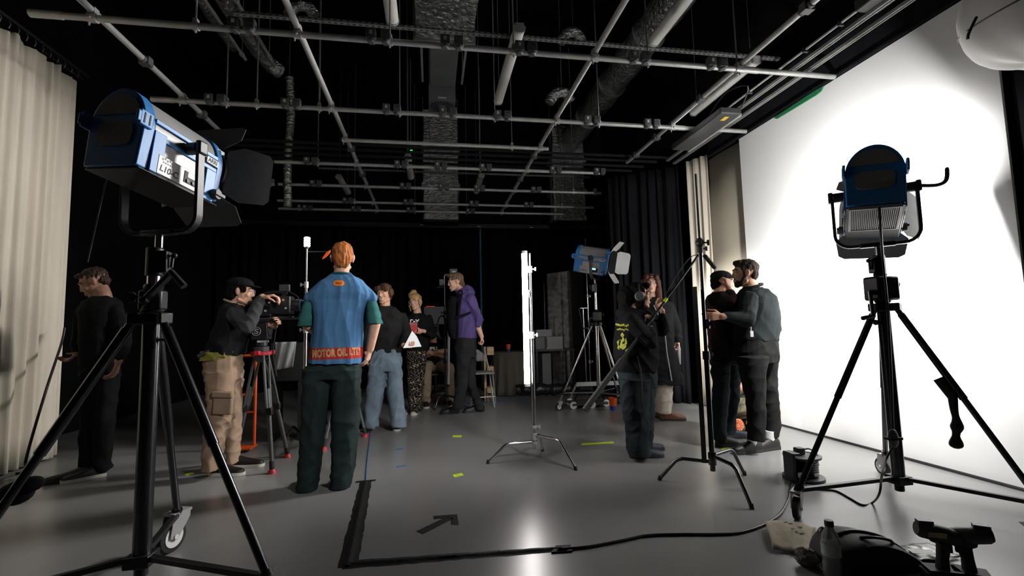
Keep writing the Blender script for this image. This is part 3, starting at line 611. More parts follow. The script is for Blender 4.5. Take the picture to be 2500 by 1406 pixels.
def crank_stand(c, top, hub, base, feet, label, m='dchrome', crank=-1, casters=True, leg=.016, s=1., bs=1., arm=None, cs=1.):
    c = V((c[0], c[1], 0)); t = thing('crank_stand', c, label, 'light stand')
    P = lambda z, dx=0, dy=0: V((c.x+dx, c.y+dy, z))
    b = MB(); b.tube([P(base), P(hub+.02)], .035*s, 20); b.build('column', m, t)
    b = MB(); b.cyl(P(hub-.03), P(hub+.02), .062*s, n=18); 
    for fx, fy in feet: d = (V((fx, fy, 0))-c); d.z = 0; d.normalize(); b.box(P(hub-.005)+d*.065*s, (.05, .06, .05), MX.Rotation(math.atan2(d.y, d.x), 3, 'Z'))
    b.build('leg_collar', 'black', t, bevel=.006)
    b = MB(); b.box(P(hub+.02+.095*s*bs), (.16*s*bs, .115*s*bs, .155*s*bs)); b.cyl(P(hub+.02+.17*s*bs), P(hub+.05+.17*s*bs), .038*s, n=16); b.cyl(P(hub+.02), P(hub+.06), .045*s, n=16); b.build('crank_box', 'black', t, bevel=.02*bs)
    q = crank
    if arm:
        b = MB(); b.bar(arm[0], arm[1], .03, .02); b.cyl(arm[0]-V((0, .02, 0)), arm[0]+V((0, .05, 0)), .016, n=12); b.build('crank_arm', 'dchrome', t, bevel=.004)
        b = MB(); b.cyl(arm[1]-V((.006, .01, .0)), arm[1]+V((.055, -.02, -.07)), .012, .015, 12); b.build('crank_grip', 'rubber', t)
    else:
        b = MB(); k = P(hub+.09*s, q*.085*s, -.03)
        b.cyl(k-V((q*.02, 0, 0)), k+V((q*.035, 0, 0)), .017*s, n=12); b.bar(k+V((q*.035, 0, .01)), k+V((q*.05, -.02, -.155*s)), .018, .034); b.build('crank_arm', 'black', t, bevel=.006)
        b = MB(); e = k+V((q*.05, -.02, -.15*s)); b.cyl(e, e+V((q*.085, -.01, -.012)), .012*s, .014*s, 12); b.build('crank_grip', 'rubber', t)
    b = MB(); b.cyl(P(hub+.02+.12*s*bs, -q*.07*s*bs), P(hub+.02+.12*s*bs, -q*(.07*bs+.055)*s), .007, n=8); b.lathe([(.012, 0), (.024, .008), (.024, .02), (.012, .026)], P(hub+.02+.12*s*bs, -q*(.07*bs+.03)*s), (-q, 0, 0), 8); b.build('clamp_knob', 'rubber', t)
    b = MB(); b.cyl(P(hub-.1, q*.03), P(hub-.1, q*.07), .006, n=8); b.lathe([(.01, 0), (.018, .005), (.018, .016), (.01, .02)], P(hub-.1, q*.055), (q, 0, 0), 8); b.build('clamp_knob', 'rubber', t)
    b = MB(); b.tube([P(hub+.06*s), P(top-.1)], .026*s, 18); b.build('riser', 'chrome', t)
    b = MB(); b.cyl(P(top-.14), P(top-.01), .034*s, n=16); b.box(P(top-.075, q*.03), (.06, .05, .1)); b.build('receiver', 'black', t, bevel=.006)
    b = MB(); b.tube([P(top-.05, q*.05), P(top-.045, q*.075), P(top-.1, q*.07+.0)], .007, 8); b.ell(P(top-.045, q*.08), .013, n=10, k=6); b.build('lock_lever', 'black', t)
    for fx, fy in feet:
        fz = .085+.04*cs if casters else .01; f = V((fx, fy, fz)); d = (f-P(0)); d.z = 0; d.normalize(); a = P(hub-.02)+d*.07*s
        b = MB(); b.tube([a, f], [leg*s, leg*s], 12); b.tube([a.lerp(f, .03), a.lerp(f, .5)], leg*s+.004, 12); L = b.build('leg', m, t)
        tt = (hub-.02-base-.03)/(hub-.02-fz); g = a.lerp(f, tt)
        b = MB(); b.bar(P(base+.03)+d*.03, g, .03*s, .022*s); b.build('brace', 'black' if m == 'dchrome' else m, t, bevel=.003)
        b = MB(); b.cyl(g-(f-a).normalized()*.03, g+(f-a).normalized()*.03, leg*s+.008, n=12); b.build('brace_joint', 'black', t)
        if casters: caster(t, fx, fy, fz, math.atan2(d.y, d.x)+.6+2*(bs < 1), cs)
        else: b = MB(); b.ell((fx, fy, .014), (.02, .02, .014)); b.build('rubber_foot', 'rubber', t)
    b = MB(); b.box(P(base+.02), (.10*s, .10*s, .05)); b.cyl(P(base-.05), P(base), .026, n=12); b.build('base_block', 'black', t, bevel=.006)
    return t

def knob(b, p, d, r=.016, L=.03):
    p = V(p); d = V(d).normalized(); b.cyl(p, p+d*L, .006, n=8); b.bar(p+d*L-V((0, 0, r)), p+d*L+V((0, 0, r)), .009, .014, up=d)
def c_stand(p, feet, zs, label, top, m='chrome', name='c_stand', joints=(), kn=(1, 0, 0)):
    """feet: three floor points; zs: heights at which each leg leaves the pole"""
    p = V((p[0], p[1], 0)); t = thing(name, p, label, 'light stand'); P = lambda z: V((p.x, p.y, z))
    js = list(joints) + [top]; z0 = min(zs)-.06; r = .0175
    for i, j in enumerate(js): b = MB(); b.tube([P(z0 if i == 0 else js[i-1]-.02), P(j)], r-.0045*i, 12); b.build('pole_section', m, t)
    for i, j in enumerate(joints):
        b = MB(); b.cyl(P(j-.05), P(j+.008), r-.0045*i+.007, n=12); knob(b, P(j-.02)+V(kn)*.018, kn); b.build('locking_collar', 'pipe' if m == 'chrome' else 'dgrey', t)
    for f, z in zip(feet, zs):
        f = V((f[0], f[1], .008)); d = f-P(0); d.z = 0; Ld = d.length; d.normalize(); k = P(z)+d*Ld*.62
        pts = [P(z)+d*.01, P(z)+d*Ld*.54, k+V((0, 0, -.004))-d*.02, k+d*.02+V((0, 0, -.022)), f]
        b = MB(); b.tube(spline(pts[:2], 2)[:-1]+[pts[1], pts[2], k+V((0, 0, -.01)), pts[3], f], .0125, 12); L = b.build('leg', m, t)
        b = MB(); b.cyl(P(z-.018), P(z+.018), .027, n=14); b.build('leg_hub', 'dgrey' if m != 'chrome' else 'pipe', t)
        b = MB(); b.cyl(f-V((0, 0, .008)), f+V((0, 0, .022))-d*.008, .0145, n=10); b.build('foot_cap', 'rubber', L)
    return t
def grip_head(t, p, d=(0, 1, 0), m='pipe'):
    p = V(p); b = MB(); b.cyl(p-V(d)*.018, p+V(d)*.02, .024, n=18); b.cyl(p+V((0, 0, -.035)), p+V((0, 0, .03)), .02, n=12)
    x = V(d).cross(V((0, 0, 1))).normalized(); knob(b, p+x*.02, x, .02, .045); return b.build('grip_head', m, t)

# ---- left lamp on its crank stand (foreground)
base = at(345, 1376, 2.36); zb = base.z; LS = (base.x, base.y)
def zat(x, y, xy): return at(x, y, xy[1]).z
hubL = zat(380, 775, LS); topL = zat(392, 600, LS)
feetL = [(-1.343, 2.878), (-1.758, 2.06), (-.614, 2.042)]
crank_stand(LS, topL, hubL, zb, feetL, 'black and chrome wind-up stand under the blue and silver lamp at left', crank=1, leg=.017, bs=.6, cs=1.6, arm=(at(353, 733, LS[1]-.06), at(423, 662, LS[1]-.10)))
Cl = V((LS[0]+.015, LS[1], 1.98))
fresnel(Cl, 17, -6.5, .825, 'unlit blue and silver film lamp tilted down on the left foreground stand', topL+.06, doors=(52, 60, 65, 40), heat=False, roll=1.3, lever=False, yoke_m='black')
# ---- right lamp on its crank stand (foreground), aimed at the backdrop
base = fl(2195, 1178, .12); RS = (base.x, base.y)
hubR = zat(2168, 748, RS); topR = zat(2152, 620, RS)
feetR = [(2.087, 2.51), (3.128, 2.03), (3.247, 3.008)]
crank_stand(RS, topR, hubR, .12, feetR, 'dark wind-up stand with crank handle in front of the white backdrop', crank=-1, cs=1.25)
Cr = V((RS[0], RS[1], 1.955))
tR, TR = fresnel(Cr, 45, -14, .95, 'dark lamp seen from behind, lighting the white backdrop', topR+.06, lit=dict(aim=(3.8, 4.35, 1.25), W=220, cone=80, blend=1, y=.6, spill=135), doors=(32, 8, 55, 54), roll=4, door_out='grey')  # floor bounce painted in: lighter grey on the outer leaf faces
# ---- middle lamp
b_ = fl(1464, 1000); MS = (b_.x, b_.y)
hubM = zat(1455, 790, MS); topM = zat(1450, 690, MS)
cM = fl(1475, 1008); dM = V((cM.x-MS[0], cM.y-MS[1])); 
fM = [(MS[0]+.23, MS[1]-.38), (MS[0]-.52, MS[1]+.12), (MS[0]+.42, MS[1]+.35)]
crank_stand(MS, topM, hubM, .2, fM, 'chrome wind-up stand under the lit lamp at the back', m='chrome', crank=-1, s=.85)
Cm = V((MS[0], MS[1], zat(1443, 634, MS)))
fresnel(Cm, 124, -12, .87, 'lit blue and grey film lamp with open barn doors at the back', topM+.05, lit=dict(aim=(3.3, 5.6, 1.35), W=220, cone=90, y=.62), doors=(54, 20, 55, 50), heat=False, lever=False, lcd='lcdon', door_in='door_lit', roll=6)
# second slim stand beside it with a loose crossbar and spiky tip
s2 = fl(1443, 962); 
t = c_stand((s2.x, s2.y), [fl(1398, 985), fl(1476, 978), fl(1450, 952)], (.2, .2, .2), 'slim chrome stand right behind the lit lamp', zat(1432, 582, (s2.x, s2.y)), joints=(zat(1438, 880, s2.xy), zat(1434, 720, s2.xy)))
s3 = at(1433, 945, s2.y-.12); b = MB(); zt_ = at(1428, 752, s3.y).z
b.cyl((s3.x, s3.y, .0), (s3.x-.02, s3.y, zt_), .012, n=10); b.cyl((s3.x-.07, s3.y, zt_), (s3.x+.06, s3.y, zt_), .011, n=10); b.tube(spline([(s3.x-.09, s3.y, zt_), (s3.x-.02, s3.y-.01, zt_-.5), (s3.x+.0, s3.y-.01, zt_-1.0)], 6), .004, 6)
tag(b.build('extension_rod', 'chrome'), 'thin chrome rod with a crossbar at its top, left of the back stands', 'rod')
# low wheeled dolly under the back stands
p0 = fl(1380, 995); p1 = fl(1492, 1000)
t = thing('dolly', fl(1435, 1000), 'low grey metal dolly with white wheels on the floor at the back', 'dolly')
cxy = fl(1432, 992)
b = MB(); b.box(cxy+V((0, 0, .065)), (.52, .34, .018)); b.bar(cxy+V((-.26, -.17, .06)), cxy+V((.26, -.17, .06)), .03, .03); b.bar(cxy+V((-.26, .17, .06)), cxy+V((.26, .17, .06)), .03, .03); b.build('deck', 'dgrey', t, bevel=.004)
for q in ((-.24, -.16), (.02, -.19), (.26, -.10), (-.2, .17)):
    b = MB(); b.lathe([(.02, -.014), (.05, -.012), (.05, .012), (.02, .014)], cxy+V((q[0], q[1], .05)), (0, 1, 0), 18); b.build('wheel', 'white', t)
b = MB(); b.bar(cxy+V((-.2, .17, .07)), cxy+V((-.05, .3, .28)), .02, .02); b.bar(cxy+V((-.05, .3, .28)), cxy+V((.62, .30, .275)), .05, .06); b.build('push_bar', 'pipe', t)

# ---- LED tube on a chrome c-stand (centre)
p = fl(1306, 1121); CS = (p.x, p.y)
t = c_stand(CS, [fl(1191, 1132), fl(1406, 1148), fl(1325, 1101)], (zat(1303, 1078, CS), zat(1303, 1062, CS), zat(1303, 1072, CS)), 'chrome c-stand in the centre holding the glowing tube', zat(1292, 618, CS), joints=(zat(1303, 812, CS), zat(1296, 652, CS)), kn=(.9, -.4, 0))
b = MB(); b.cyl((p.x, p.y, zat(1304, 1045, CS)), (p.x, p.y, zat(1304, 1038, CS)), .024, n=12); knob(b, (p.x+.02, p.y, zat(1304, 1042, CS)), (1, -.3, 0), .018, .03); b.build('base_lock', 'pipe', t)
ta, tb = at(1280, 613, CS[1]-.05), at(1287.5, 943, CS[1]-.05)
t = thing('led_tube', tb, 'glowing white LED tube upright in the centre', 'tube light')
dt = (ta-tb).normalized()
b = MB(); b.tube([tb+dt*.02, ta-dt*.02], .025, 18); b.build('diffuser', 'tube', t)
for a_, d_ in ((tb, dt), (ta, -dt)): b = MB(); b.tube([a_, a_+d_*.022], .026, 16); b.build('end_cap', 'white', t)
b = MB(); zc = ta.z-.42; b.bar(ta.lerp(tb, .30)+V((.022, 0, 0)), V((p.x-.012, p.y, zc+.02)), .03, .02); b.build('clip', 'black', t)

# ---- c-stand with black flag (right of centre)
p = fl(1743, 1190); FS = (p.x, p.y)
b0 = zat(1735, 1112, FS)
t = c_stand(FS, [fl(1610, 1172), fl(1836, 1243), fl(1818, 1160)], (zat(1735, 1128, FS), zat(1738, 1112, FS), zat(1738, 1112, FS)), 'dark c-stand right of centre holding the tall edge-on flag', zat(1706, 425, FS), m='dchrome', joints=(zat(1722, 860, FS), zat(1710, 600, FS)))
grip_head(t, (FS[0], FS[1]-.0, zat(1716, 592, FS)), (0, 1, 0), 'black'); grip_head(t, (FS[0]+.02, FS[1], zat(1725, 790, FS)), (1, 0, 0), 'black')
f0, f1 = at(1704, 706, FS[1]), at(1727, 1106, FS[1]); up = V((0, 0, 1)); 
vd = ray(1712, 900); vd.z = 0; vd.normalize(); sd = V((vd.y, -vd.x, 0)); fx = V((f0.x+.01, FS[1], 0)) - sd*.03
t = thing('flag_board', (fx.x, fx.y, f1.z), 'tall black board seen edge-on beside the dark c-stand', 'flag')
b = MB(); b.bar(fx+V((0, 0, f1.z)), fx+V((0, 0, f0.z)), .026, .5, up=vd); b.build('board_core', 'drape', t)
b = MB(); b.bar(fx-vd*.255+V((0, 0, f1.z)), fx-vd*.255+V((0, 0, f0.z)), .03, .02, up=vd); b.build('edge_tape', 'dgrey', t)

# ---- small LED head on a chrome stand (left of the orange haired man)
Yl = 4.75; q = at(743, 1020, Yl); q = V((q.x, Yl, 0)); LX = (q.x, q.y)
t = c_stand(LX, [fl(701, 1066), fl(828, 1046), fl(750, 1036)], (.17, .15, .19), 'chrome stand with a small glowing head behind the orange-haired man', zat(751, 604, LX), joints=(zat(745, 800, LX), zat(748, 690, LX)), kn=(-1, 0, 0))
c = V((q.x, q.y, zat(751, 591, LX)))
t = thing('led_light', c-V((0, 0, .06)), 'small glowing stacked LED head on top of the chrome stand', 'led light')
b = MB(); b.cyl(c-V((0, 0, .065)), c-V((0, 0, .045)), .02, n=12); b.build('socket', 'black', t)
b = MB(); b.lathe([(.024+.006*(i % 2), -.045+i*.0115) for i in range(9)], c, (0, 0, 1), 16); b.build('glowing_rings', 'led', t)

# ---- second c-stand with an unlit tube (beside the purple hoodie)
p = fl(1088, 996); QS = (p.x, p.y)
t = c_stand(QS, [fl(1062, 1001), fl(1122, 1003), fl(1086, 985)], (.18, .18, .18), 'dark stand in front of the person in the purple hoodie', zat(1088, 672, QS), m='dchrome', joints=(zat(1088, 880, QS), zat(1088, 760, QS)), kn=(-1, 0, 0))
ta, tb = at(1096, 752, QS[1]-.06), at(1094, 938, QS[1]-.06)
t = thing('led_tube', tb, 'unlit white LED tube clipped to the dark stand at the back', 'tube light')
b = MB(); b.tube([tb, ta], .0205, 16); b.build('diffuser', 'tubeoff', t)
b = MB(); b.tube([ta, ta+V((0, 0, .03))], .0215, 14); b.tube([tb, tb-V((0, 0, .03))], .0215, 14); b.build('end_caps', 'black', t)
b = MB(); b.bar((tb+ta)/2+V((-.02, 0, 0)), V((QS[0]+.01, QS[1], (ta.z+tb.z)/2)), .02, .03); b.build('clip', 'black', t)
m0 = at(1107, 662, QS[1]); 
t = thing('monitor', m0-V((.05, 0, .08)), 'small black monitor with a bright readout above the dark stand', 'monitor')
b = MB(); b.box(m0, (.12, .05, .075)); b.build('body', 'black', t, bevel=.006)
b = MB(); b.box(m0+V((.005, -.027, -.01)), (.05, .004, .022)); b.build('readout', 'sockw', t)
b = MB(); b.bar(m0-V((.0, 0, .035)), V((QS[0], QS[1], m0.z-.06)), .02, .02); b.build('arm', 'black', t)
b = MB(); g = at(1078, 690, QS[1]); b.box(g, (.07, .06, .1)); b.box(g+V((-.02, 0, -.07)), (.1, .05, .02)); b.cyl(g+V((.01, 0, 0)), (QS[0], QS[1], g.z), .01, n=8); tag(b.build('wireless_receiver', 'black', bevel=.005), 'black receiver box clamped high on the dark stand', 'box')
b = MB(); P = [V((QS[0]-.05+.11*math.cos(a)*.6, QS[1]-.03, at(1080, 800, QS[1]).z+.17*math.sin(a))) for a in (2*math.pi*i/24 for i in range(25))]
b.tube(P, .008, 6); b.tube([v_+V((.015, .01, .01)) for v_ in P], .008, 6); tag(b.build('coiled_cable', 'cable'), 'loop of black cable hung on the dark stand', 'cable')

# ---- video camera on a tripod
TY = 4.30; h0 = at(638, 835, TY); TX = (h0.x, TY)
t = thing('camera_tripod', (h0.x, TY, 0), 'grey tripod with a red collar under the video camera', 'tripod')
bz = at(640, 855, TY).z
b = MB(); b.lathe([(.03, -.10), (.055, -.05), (.062, 0), (.062, .03)], (h0.x, TY, bz), (0, 0, 1), 20); b.build('bowl', 'dgrey', t)
b = MB(); b.lathe([(.066, -.045), (.078, -.04), (.078, -.015), (.066, -.01)], (h0.x, TY, bz), (0, 0, 1), 22)
for a in (.5, 2.6, 4.7): b.box((h0.x+.085*math.cos(a), TY+.085*math.sin(a), bz-.02), (.04, .04, .035), MX.Rotation(a, 3, 'Z'))
b.build('red_collar', 'red', t, bevel=.004)
feetT = [fl(664, 1155), fl(702, 1116), fl(572, 1128)]
for f in feetT:
    f = V((f.x, f.y, .03)); a = V((h0.x, TY, bz-.04)); d = f-a; d.z = 0; d.normalize(); a = a+d*.06; n_ = V((-d.y, d.x, 0))
    b = MB(); m_ = a.lerp(f, .5)
    b.tube([a+n_*.024, m_+n_*.018], .011, 10); b.tube([a-n_*.024, m_-n_*.018], .011, 10); b.tube([a.lerp(f, .3), a.lerp(f, .97)], .017, 12); L = b.build('leg', 'sock', t)
    b = MB(); b.box(m_, (.055, .05, .06)); b.build('leg_clamp', 'black', L, bevel=.006)
    b = MB(); b.cyl(a.lerp(f, .93), f, .02, n=10); b.build('leg_tip', 'rubber', L)
    b = MB(); b.lathe([(.018, .035), (.03, .02), (.036, 0)], (f.x, f.y, 0), (0, 0, 1), 12); b.build('red_foot', 'red', L)
t = thing('fluid_head', (h0.x, TY, bz+.03), 'black fluid head with a round emblem on the camera tripod', 'tripod head')
b = MB(); b.cyl((h0.x, TY, bz+.03), (h0.x, TY, bz+.09), .05, n=18); b.box((h0.x, TY, bz+.16), (.13, .12, .14)); b.cyl((h0.x-.075, TY, bz+.165), (h0.x+.075, TY, bz+.165), .05, n=16); b.box((h0.x+.02, TY, bz+.245), (.22, .1, .03)); b.build('body', 'black', t, bevel=.008)
b = MB(); e = V((h0.x-.02, TY-.066, bz+.16)); P = arc(e, (1, 0, 0), (0, 0, 1), .034, 0, 360, 24); b.tube(P, .003, 6)
b.tube(spline([e+V((.016, 0, .012)), e+V((0, 0, .018)), e+V((-.013, 0, .008)), e+V((0, 0, 0)), e+V((.013, 0, -.008)), e+V((0, 0, -.018)), e+V((-.016, 0, -.012))], 4), .004, 6); b.build('round_emblem', 'inkg', t)
b = MB(); b.box((h0.x+.03, TY-.052, bz+.075), (.09, .006, .016)); b.build('bright_ring', 'sockw', t)
b = MB(); b.tube([(h0.x-.05, TY-.03, bz+.2), (h0.x-.3, TY-.15, bz+.03)], .01, 8); b.tube([(h0.x-.3, TY-.15, bz+.03), (h0.x-.4, TY-.2, bz-.03)], .016, 10); b.build('pan_handle', 'black', t)
cz = at(680, 745, TY).z; cx = at(682, 745, TY).x
t = thing('video_camera', (cx, TY, bz+.26), 'black rigged video camera with a small monitor on top', 'camera')
b = MB(); b.box((cx+.02, TY, cz), (.17, .13, .15)); b.box((cx-.1, TY, cz-.01), (.1, .11, .17)); b.build('body', 'black', t, bevel=.01)
b = MB(); b.lathe([(.05, 0), (.052, .05), (.046, .06), (.046, .12), (.056, .13), (.056, .17)], (cx+.1, TY, cz), (1, 0, -.04), 22); b.build('lens', 'black', t)
b = MB(); b.lathe([(.052, 0), (.052, .012)], (cx+.17, TY, cz-.003), (1, 0, -.04), 22, cap=False); b.build('lens_ring', 'bltape', t)
b = MB(); b.box((cx-.06, TY+.01, cz-.105), (.34, .05, .02))
for q in (-.045, .045): b.cyl((cx-.2, TY+q, cz-.115), (cx+.27, TY+q, cz-.115), .0075, n=8)
b.build('rod_base', 'dgrey', t)
b = MB(); hz = at(670, 716, TY).z; b.tube(spline([(cx-.14, TY, hz-.05), (cx-.12, TY, hz-.005), (cx-.02, TY, hz+.01), (cx+.06, TY, hz)], 5), .016, 10); b.bar((cx+.04, TY, hz), (cx+.03, TY, cz+.07), .025, .025); b.build('top_handle', 'black', t)
b = MB(); b.box((cx+.04, TY, hz+.045), (.085, .03, .06)); o = b.build('top_monitor', 'dgrey', t, bevel=.005); b = MB(); b.bar((cx+.04, TY, hz), (cx+.04, TY, hz+.03), .02, .02); b.build('monitor_arm', 'black', o)
b = MB(); b.tube(spline([(cx+.06, TY-.02, hz+.02), (cx+.15, TY-.03, hz-.03), (cx+.17, TY-.03, cz), (cx+.11, TY-.05, cz-.03)], 6), .005, 6); b.tube(spline([(cx+.0, TY-.05, cz-.1), (cx-.01, TY-.06, cz-.25), (cx-.03, TY-.04, cz-.4), (cx-.0, TY-.03, cz-.6)], 6), .005, 6); b.build('cable_loop', 'rubber', t)
b = MB()
for (dx, dz) in ((-.1, .05), (-.06, .02), (0.05, .04), (.07, -.03), (-.09, -.05)): b.cyl((cx+dx, TY-.055, cz+dz), (cx+dx, TY-.072, cz+dz), .009, n=10)
b.build('buttons', 'silver', t)
b = MB(); b.box((cx-.17, TY-.03, cz+.01), (.07, .06, .06)); b.cyl((cx-.2, TY-.03, cz+.01), (cx-.235, TY-.03, cz+.01), .028, n=14); b.build('viewfinder', 'rubber', t, bevel=.005)

# ---- second camera tripod hidden behind the orange haired man
p = fl(842, 1058); T2 = V((p.x, p.y, 0))
t = thing('camera_tripod', T2, 'second tripod with red feet mostly hidden behind the orange-haired man', 'tripod')
b = MB(); b.lathe([(.03, .85), (.06, .9), (.06, .96)], T2, (0, 0, 1), 16); b.build('bowl', 'dgrey', t)
for f in (fl(791, 1099), fl(892, 1066), fl(846, 1035)):
    f = V((f.x, f.y, .03)); a = T2+V((0, 0, .9)); b = MB(); b.tube([a, f], .015, 10); L = b.build('leg', 'sock', t)
    b = MB(); b.cyl(a.lerp(f, .93), f, .019, n=10); b.build('leg_tip', 'rubber', L)
    b = MB(); b.lathe([(.018, .035), (.03, .02), (.036, 0)], (f.x, f.y, 0), (0, 0, 1), 12); b.build('red_foot', 'red', L)
# ---- boom pole with microphone
BY = 3.83; q0, q1, q2 = at(1428, 1001, BY-.12), at(1626, 734, BY-.09), at(1706, 622, BY-.08)
dd = (q2-q0).normalized(); Lb = (q2-q0).length; q2 = q0+dd*Lb
t = thing('boom_pole', q0, 'long black boom pole held slanting upwards by the headphone wearer', 'boom pole')
b = MB(); b.tube([q0, q0+dd*.52], [.026, .022], 14); b.build('grip_sleeve', 'rubber', t)
b = MB(); b.tube([q0+dd*.5, q0+dd*.95], .013, 12); b.tube([q0+dd*.93, q2], .0105, 12); b.tube([q0+dd*.93, q0+dd*.98], .017, 12); b.build('pole', 'black', t)
b = MB(); k = (q1-q0).dot(dd); b.tube([q0+dd*(k-.02), q0+dd*(k+.02)], .0145, 12); b.build('yellow_band', 'ytape', t)
b = MB(); b.tube(spline([q2, q2-dd*.1+V((-.02, 0, .05)), q2-dd*.3+V((-.03, 0, .045)), q1+V((-.02, 0, .02))], 6), .004, 6); b.build('cable', 'rubber', t)
b = MB(); m0, m1 = at(1722, 626, BY-.08), at(1744, 652, BY-.10); b.cap(m0, m1, .019, n=14); b.build('microphone', 'rubber', t)
b = MB(); b.bar(q2-dd*.01, m0, .012, .012); b.build('mic_mount', 'dgrey', t)
# ================================================================ PEOPLE
for nm, c in dict(skin=(.56, .31, .21), skin_pale=(.62, .36, .26), skin_tan=(.46, .25, .16), skin_shaded=(.30, .16, .11)).items(): K[nm] = mat(nm, c, .5, noise=(30, .08), bump=(220, .08), spec=.35)  # last tone has the shade on the far left figure painted in
K['lip'] = mat('lip', (.40, .18, .14), .45, noise=(60, .1)); K['eye'] = mat('eye_white', (.45, .42, .40), .25, noise=(40, .02)); K['iris'] = mat('iris_dark', (.03, .02, .015), .2)
K['teeth'] = mat('teeth', (.72, .68, .62), .3, noise=(60, .05))
def hairmat(n, c): return mat(n, c, .6, noise=(70, .45, (1, 1, .15)), bump=(150, .6, (1, 1, .12)), spec=.2)
K['ginger'] = hairmat('ginger_hair', (.36, .115, .03)); K['brown'] = hairmat('brown_hair', (.075, .04, .022)); K['blonde'] = hairmat('blonde_hair', (.42, .27, .11))
K['dblond'] = hairmat('dark_blond_hair', (.13, .085, .05)); K['bhair'] = mat('black_hair', (.006, .005, .005), .75, noise=(70, .4, (1, 1, .15)), bump=(150, .4, (1, 1, .12)), spec=.05); K['dbrown'] = hairmat('dark_brown_hair', (.035, .02, .014)); K['auburn'] = hairmat('long_brown_hair', (.085, .035, .022))
K['teal'] = cloth('teal_jersey', (.024, .10, .095)); K['bsweat'] = cloth('black_sweatshirt', (.014, .014, .014), .25); K['bcloth'] = cloth('black_cloth', (.006, .006, .0065), .25)
K['greend'] = cloth('dark_green_trousers', (.014, .024, .024), .3, 5); K['denim'] = cloth('washed_denim', (.15, .20, .25), .35, 4); K['ddenim'] = cloth('dark_denim', (.019, .027, .031), .35, 4)
K['khaki'] = cloth('khaki_cargo', (.24, .165, .115), .2, 6); K['olive'] = cloth('olive_shirt', (.20, .19, .04), .3, 20); K['purple'] = cloth('purple_fleece', (.085, .06, .18), .15); K['btrou'] = cloth('black_trousers', (.018, .020, .020), .3)
K['beiget'] = cloth('beige_trousers', (.28, .22, .15), .15); K['coat'] = cloth('black_padded_coat', (.009, .009, .010), .3); K['creamt'] = cloth('cream_trousers', (.52, .47, .40), .1)
K['maroon'] = cloth('dark_maroon_shirt', (.022, .010, .012), .3); K['pink'] = cloth('faded_pink_shirt', (.34, .17, .17), .2); K['jumper'] = cloth('dark_grey_green_jumper', (.016, .020, .021), .25); K['charc'] = cloth('charcoal_jeans', (.013, .013, .013), .3)
K['camo'] = mat('camouflage_cloth', (.10, .085, .05), .85, noise=(16, .75), bump=(200, .2)); K['dgjack'] = cloth('dark_grey_jacket', (.04, .042, .043), .25)
K['shoe'] = mat('black_shoe', (.007, .007, .007), .5, noise=(30, .2)); K['sole'] = mat('off_white_sole', (.55, .52, .47), .6, noise=(20, .06)); K['bsole'] = mat('dark_sole', (.02, .02, .02), .7, noise=(20, .1)); K['boot'] = mat('brown_boot', (.16, .06, .03), .45, noise=(20, .2)); K['beigeshoe'] = mat('beige_shoe', (.42, .36, .29), .7, noise=(20, .1)); K['navyshoe'] = mat('navy_shoe', (.02, .025, .05), .6, noise=(20, .2)); K['socks'] = mat('white_sock', (.6, .6, .6), .9, noise=(40, .05), bump=(200, .3)); K['osole'] = mat('orange_sole', (.55, .18, .06), .6, noise=(40, .2))
# patterned trousers: pale squiggles on black
m = K['squig'] = cloth('squiggle_trousers', (.012, .011, .010)); nt = m.node_tree; bs = nt.nodes['Principled BSDF']
tc = nt.nodes.new('ShaderNodeTexCoord'); n1 = nt.nodes.new('ShaderNodeTexNoise'); n1.inputs['Scale'].default_value = 26; n1.inputs['Detail'].default_value = 0
r1 = nt.nodes.new('ShaderNodeValToRGB'); e = r1.color_ramp.elements; e[0].position = .47; e[0].color = (.012, .011, .01, 1); e[1].position = .53; e[1].color = (.012, .011, .01, 1)
for p_ in (.485, .515): q_ = r1.color_ramp.elements.new(p_); q_.color = (.40, .32, .23, 1)
nt.links.new(tc.outputs['Object'], n1.inputs[0]); nt.links.new(n1.outputs['Fac'], r1.inputs[0]); nt.links.new(r1.outputs[0], bs.inputs['Base Color'])

